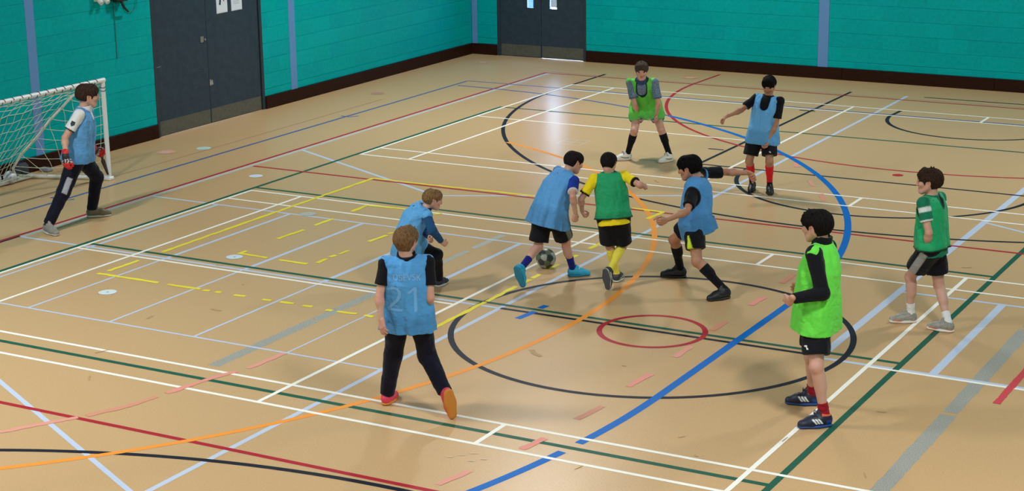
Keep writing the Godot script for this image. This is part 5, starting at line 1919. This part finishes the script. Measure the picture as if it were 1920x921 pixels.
func build_people() -> void:
	cloth = FastNoiseLite.new()
	cloth.seed = 5
	cloth.frequency = 1.0
	cloth.noise_type = FastNoiseLite.TYPE_SIMPLEX_SMOOTH
	cloth.fractal_octaves = 2
	strands = FastNoiseLite.new()
	strands.seed = 9
	strands.frequency = 1.0
	strands.noise_type = FastNoiseLite.TYPE_SIMPLEX_SMOOTH
	strands.fractal_octaves = 3
	var fair := lin(206, 160, 142)
	var tan_ := lin(180, 132, 106)
	var black := lin(20, 20, 24)
	var navy := lin(20, 22, 38)
	var blue := lin(92, 160, 222)
	person("blueback", {"label": "boy seen from behind in a blue bib numbered 21, navy trousers and pink shoes", "skin": fair, "hair": lin(112, 84, 58), "cut": {"thick": 0.012, "nape": -0.07, "amp": 0.006, "tufts": 10, "sd": 3},
		"shirt": {"color": black, "sleeve": 0.66, "collar": black, "ring": 0.045}, "bib": {"color": lin(84, 158, 222), "trim": lin(74, 146, 212), "drop": 0.115, "wide": 1.1, "fold": 0.1, "hole": 0.095, "shoulder": 1.0, "hole_out": 0.022}, "legs": {"color": lin(17, 19, 34), "long": true, "r": 1.06},
		"sock": {"color": lin(190, 190, 200), "top": 0.85}, "shoe": {"color": lin(232, 66, 96), "sole": lin(206, 128, 48), "mark": lin(240, 120, 140)}, "curlL": 0.3, "curlR": 0.5})
	person("greenR", {"label": "boy in a bright green bib over a black jacket, red socks and white-striped boots", "skin": fair, "hair": lin(24, 21, 22), "cut": {"thick": 0.012, "fringe": 0.04, "nape": -0.062, "bangs": true, "tufts": 6, "sd": 4},
		"shirt": {"color": black, "long": true, "tall_collar": true}, "bib": {"color": lin(108, 226, 76), "drop": 0.13, "wide": 1.1, "fold": 0.1, "hole": 0.075, "hole_out": 0.04, "shoulder": 1.02, "cap": 0.053, "sheer": 0.08}, "legs": {"color": black, "to": 0.78, "wide": 0.092},
		"sock": {"color": lin(150, 28, 40), "top": 0.72, "wrinkle": 0.006}, "shoe": {"color": lin(24, 30, 54), "sole": lin(22, 62, 130), "kind": "stripes", "mark": lin(235, 238, 240), "heel": lin(18, 60, 128), "rim": lin(230, 100, 60), "lace": rgb(60, 60, 66)}, "curlL": 0.5, "curlR": 0.6})
	person("dkgreen", {"label": "boy in a dark trimmed green bib and grey trainers with orange midsoles, at the right", "skin": fair, "hair": lin(52, 36, 30), "cut": {"thick": 0.014, "fringe": 0.045, "nape": -0.055, "tufts": 26, "sd": 8, "amp": 0.008},
		"shirt": {"color": lin(22, 118, 88), "sleeve": 0.62, "cuff": lin(228, 232, 230), "cuff_w": 0.016, "flash": lin(222, 230, 228), "low": -0.13}, "bib": {"color": lin(36, 168, 108), "trim": lin(16, 40, 36), "hem_trim": true, "drop": 0.0, "over": 0.02, "wide": 1.02, "fold": 0.08, "hole": 0.09, "vee_back": true, "vee": 0.07, "vee_r": 0.03},
		"legs": {"color": black, "to": 0.7, "wide": 0.092, "stripe": lin(150, 148, 146), "on": [["L", 0.0, 0.8, 0.15, 0.035]]}, "sock": {"color": lin(226, 226, 228), "top": 0.7}, "shoe": {"color": lin(150, 146, 138), "sole": lin(226, 220, 212), "kind": "swirl", "mark": lin(238, 122, 92), "lace": rgb(190, 186, 178)}, "curlL": 0.5, "curlR": 0.4})
	person("lunge", {"label": "black-haired boy in a blue bib lunging left with one arm flung back, black socks", "skin": tan_, "hair": lin(16, 14, 16), "cut": {"thick": 0.014, "fringe": 0.035, "nape": -0.05, "bangs": true, "sd": 5},
		"shirt": {"color": black, "sleeve": 0.72}, "bib": {"color": lin(80, 148, 212), "trim": lin(24, 30, 46), "drop": 0.13, "wide": 1.0, "fold": 0.045, "hang": 0.8, "over": 0.1, "blow": Vector3(0.045, 0, -0.025), "vee": 0.04}, "legs": {"color": black, "to": 0.7, "stripe": lin(206, 232, 60), "on": [["L", 0.38, 0.72, 0.3, 0.032, 0.2]]},
		"sock": {"color": black, "top": 0.2}, "shoe": {"color": lin(26, 26, 30), "sole": lin(34, 34, 38), "kind": "flash", "mark": lin(52, 54, 60)}, "curlL": 1.1, "curlR": 0.7})
	person("yellow", {"label": "boy from behind in a green bib over a yellow shirt, with yellow socks", "skin": fair, "hair": lin(30, 26, 26), "cut": {"thick": 0.008, "nape": -0.055, "sd": 6},
		"shirt": {"color": lin(244, 218, 30), "sleeve": 0.75, "cuff": black, "cuff_w": 0.02, "collar": black, "ring": 0.022, "low": -0.2}, "bib": {"color": lin(36, 158, 104), "trim": lin(14, 46, 38), "hem_trim": true, "drop": 0.02, "over": 0.02, "wide": 1.02, "fold": 0.06, "hole": 0.09}, "legs": {"color": black, "to": 0.88, "wide": 0.1},
		"sock": {"color": lin(230, 214, 78), "top": 0.12}, "shoe": {"color": lin(58, 58, 66), "sole": lin(200, 200, 196), "under": lin(70, 70, 76), "kind": "flash", "mark": lin(220, 220, 220)}, "curlL": 0.8, "curlR": 1.25})
	person("ballboy", {"label": "boy from behind in a blue bib over royal blue, wearing turquoise shoes by the ball", "skin": fair, "hair": lin(34, 28, 30), "cut": {"thick": 0.006, "nape": -0.05, "sd": 7, "amp": 0.004},
		"shirt": {"color": lin(24, 54, 156), "sleeve": 0.72, "cuff": lin(222, 214, 220), "cuff_w": 0.01}, "bib": {"color": blue, "drop": 0.14, "wide": 1.1, "fold": 0.09, "hole": 0.085, "hang": 0.4}, "legs": {"color": black, "to": 0.84, "wide": 0.098, "stripe": lin(104, 106, 92), "on": [["R", 0.3, 0.85, 0.0, 0.03]]},
		"sock": {"color": lin(26, 36, 122), "top": 0.55}, "shoe": {"color": lin(44, 172, 214), "sole": lin(22, 118, 148), "lace": rgb(235, 238, 240), "heel": lin(30, 150, 196)}, "curlL": 0.6, "curlR": 0.9, "bend": 0.03})
	person("crouch", {"label": "fair-haired boy crouching in a blue bib over a navy long-sleeved top and dark trousers", "skin": fair, "hair": lin(120, 92, 62), "cut": {"thick": 0.01, "fringe": 0.055, "nape": -0.05, "sd": 9, "tufts": 8},
		"shirt": {"color": lin(28, 72, 116), "long": true, "collar": lin(20, 40, 66), "ring": 0.03}, "bib": {"color": lin(96, 168, 228), "drop": 0.16, "wide": 1.08, "fold": 0.1, "hole": 0.078, "hole_out": 0.07, "shoulder": 1.2, "cap": 0.06, "hang": 0.55}, "legs": {"color": lin(20, 20, 24), "long": true, "r": 1.0},
		"sock": {"color": black, "top": 0.8}, "shoe": {"color": lin(40, 50, 70), "sole": lin(210, 212, 214), "rim": lin(20, 24, 34)}, "curlL": 0.7, "curlR": 0.8, "bend": 0.05})
	person("greenfar", {"label": "boy facing the camera in a bright green bib, hands on knees, white shoes", "skin": fair, "hair": lin(72, 58, 52), "cut": {"thick": 0.014, "fringe": 0.035, "nape": -0.05, "bangs": true, "sd": 10, "tufts": 10, "amp": 0.007},
		"shirt": {"color": lin(84, 106, 134), "sleeve": 0.75, "pattern": lin(124, 142, 164), "collar": lin(52, 72, 116), "ring": 0.028}, "bib": {"color": lin(98, 200, 76), "trim": lin(20, 34, 44), "drop": 0.11, "wide": 1.06, "fold": 0.07, "hole": 0.085, "hole_out": 0.035, "shoulder": 1.0, "cap": 0.052, "sheer": 0.08, "vee": 0.1, "vee_r": 0.062, "hang": 0.7}, "legs": {"color": lin(88, 130, 192), "to": 0.6, "wide": 0.08},
		"sock": {"color": black, "top": 0.16}, "shoe": {"color": lin(224, 222, 212), "sole": lin(210, 208, 198), "kind": "flash", "mark": lin(60, 50, 60), "lace": rgb(90, 90, 100)}, "curlL": 0.55, "curlR": 0.55})
	person("bluefar", {"label": "black-haired boy facing the camera in a blue bib, with long red socks", "skin": tan_, "hair": lin(20, 17, 18), "cut": {"thick": 0.013, "fringe": 0.03, "nape": -0.05, "bangs": true, "sd": 12, "tufts": 6},
		"shirt": {"color": black, "sleeve": 0.72, "flash": lin(20, 20, 24)}, "bib": {"color": lin(104, 176, 236), "trim": lin(92, 164, 226), "drop": 0.13, "wide": 1.04, "fold": 0.1, "hole": 0.085, "hole_out": 0.008, "shoulder": 0.9, "vee": 0.11, "vee_r": 0.06}, "legs": {"color": black, "to": 0.8, "wide": 0.092},
		"sock": {"color": lin(222, 36, 44), "top": 0.16, "low": black, "from": 0.78}, "shoe": {"color": lin(22, 22, 26), "sole": lin(30, 30, 34)}, "curlL": 0.6, "curlR": 0.7})
	person("keeper", {"label": "goalkeeper in a blue bib over a white shirt, with red gloves and dark trousers", "skin": fair, "hair": lin(58, 42, 36), "cut": {"thick": 0.015, "fringe": 0.045, "nape": -0.045, "bangs": true, "sd": 14, "tufts": 8},
		"shirt": {"color": lin(226, 228, 232), "sleeve": 0.68, "cuff": lin(30, 32, 42), "cuff_w": 0.014, "ring": 0.03}, "bib": {"color": lin(96, 158, 214), "trim": lin(80, 140, 196), "drop": 0.06, "wide": 1.04, "fold": 0.09, "hole": 0.085}, "legs": {"color": lin(18, 20, 36), "long": true, "r": 0.96, "stripe": lin(164, 166, 180), "on": [["R", 0.62, 1.05, 0.1, 0.03]]},
		"sock": {"color": black, "top": 0.85}, "shoe": {"color": lin(112, 98, 76), "sole": lin(206, 204, 198)}, "shoeR": {"color": lin(138, 132, 126), "sole": lin(190, 188, 182), "rim": lin(50, 48, 50)}, "glove": true, "curlL": 0.5, "curlR": 0.45})



func _ready() -> void:
	# camera: on the gallery, 4.8 m up
	var cam := Camera3D.new()
	cam.name = "camera"
	cam.transform = Transform3D(Basis(Vector3(0.87240913, -0.01309829, -0.4886008), Vector3(-0.1129867, 0.96716145, -0.22766803), Vector3(0.47553792, 0.25382506, 0.84228055)).orthonormalized(), Vector3(6.34474523, 4.76382529, 13.66457983))
	cam.fov = 15.7128
	cam.near = 0.1
	cam.far = 120.0
	add_child(cam)
	cam.current = true
	var we := WorldEnvironment.new()
	we.name = "environment"
	var env := Environment.new()
	env.background_mode = Environment.BG_SKY
	var sky := Sky.new()
	var sm := ProceduralSkyMaterial.new()
	sm.sky_top_color = Color(0.55, 0.72, 0.95)
	sm.sky_horizon_color = Color(0.86, 0.93, 1.0)
	sm.ground_horizon_color = Color(0.7, 0.72, 0.72)
	sm.ground_bottom_color = Color(0.5, 0.5, 0.48)
	sm.sky_energy_multiplier = 5.0
	sky.sky_material = sm
	env.sky = sky
	env.tonemap_mode = Environment.TONE_MAPPER_LINEAR
	env.tonemap_exposure = 1.0
	env.sdfgi_enabled = true
	env.ssao_enabled = true
	env.ssil_enabled = true
	we.environment = env
	add_child(we)
	rng.seed = 11
	wob.seed = 3
	wob.frequency = 0.02
	# lamps on the ceiling
	var glow := StandardMaterial3D.new()
	glow.albedo_color = Color(0.9, 0.9, 0.88)
	glow.emission_enabled = true
	glow.emission = Color(1.0, 1.0, 0.97)
	glow.emission_energy_multiplier = 2.0
	for i in 2:
		for k in 3:
			var x: float = [-5.6, 5.6][i]
			var z: float = [-8.3, 4.8, 13.0][k]
			var lamp := thing("ceiling_lamp", "long white ceiling lamp in the %s row, %s from the far wall" % [["left", "right"][i], ["first", "second", "third"][k]], "lamp", Vector3(x, ROOF - 0.35, z), "ceiling lamps")
			obj("housing", box(Vector3(0.4, 0.1, 1.5), 0.01), paint(rgb(210, 210, 205), 0.5), lamp, Vector3(0, 0.06, 0))
			obj("diffuser", box(Vector3(0.34, 0.02, 1.44), 0.004), glow, lamp)
			var l := AreaLight3D.new()
			l.name = "light"
			l.area_size = Vector2(0.34, 1.44)
			l.light_energy = LAMP
			l.light_color = Color(0.985, 0.99, 0.985)
			l.shadow_enabled = true
			l.rotation.x = -PI / 2
			l.position.y = -0.02
			lamp.add_child(l)
	build_room()
	build_marks()
	build_goal()
	build_balls()
	build_people()

const LAMP := 50.0
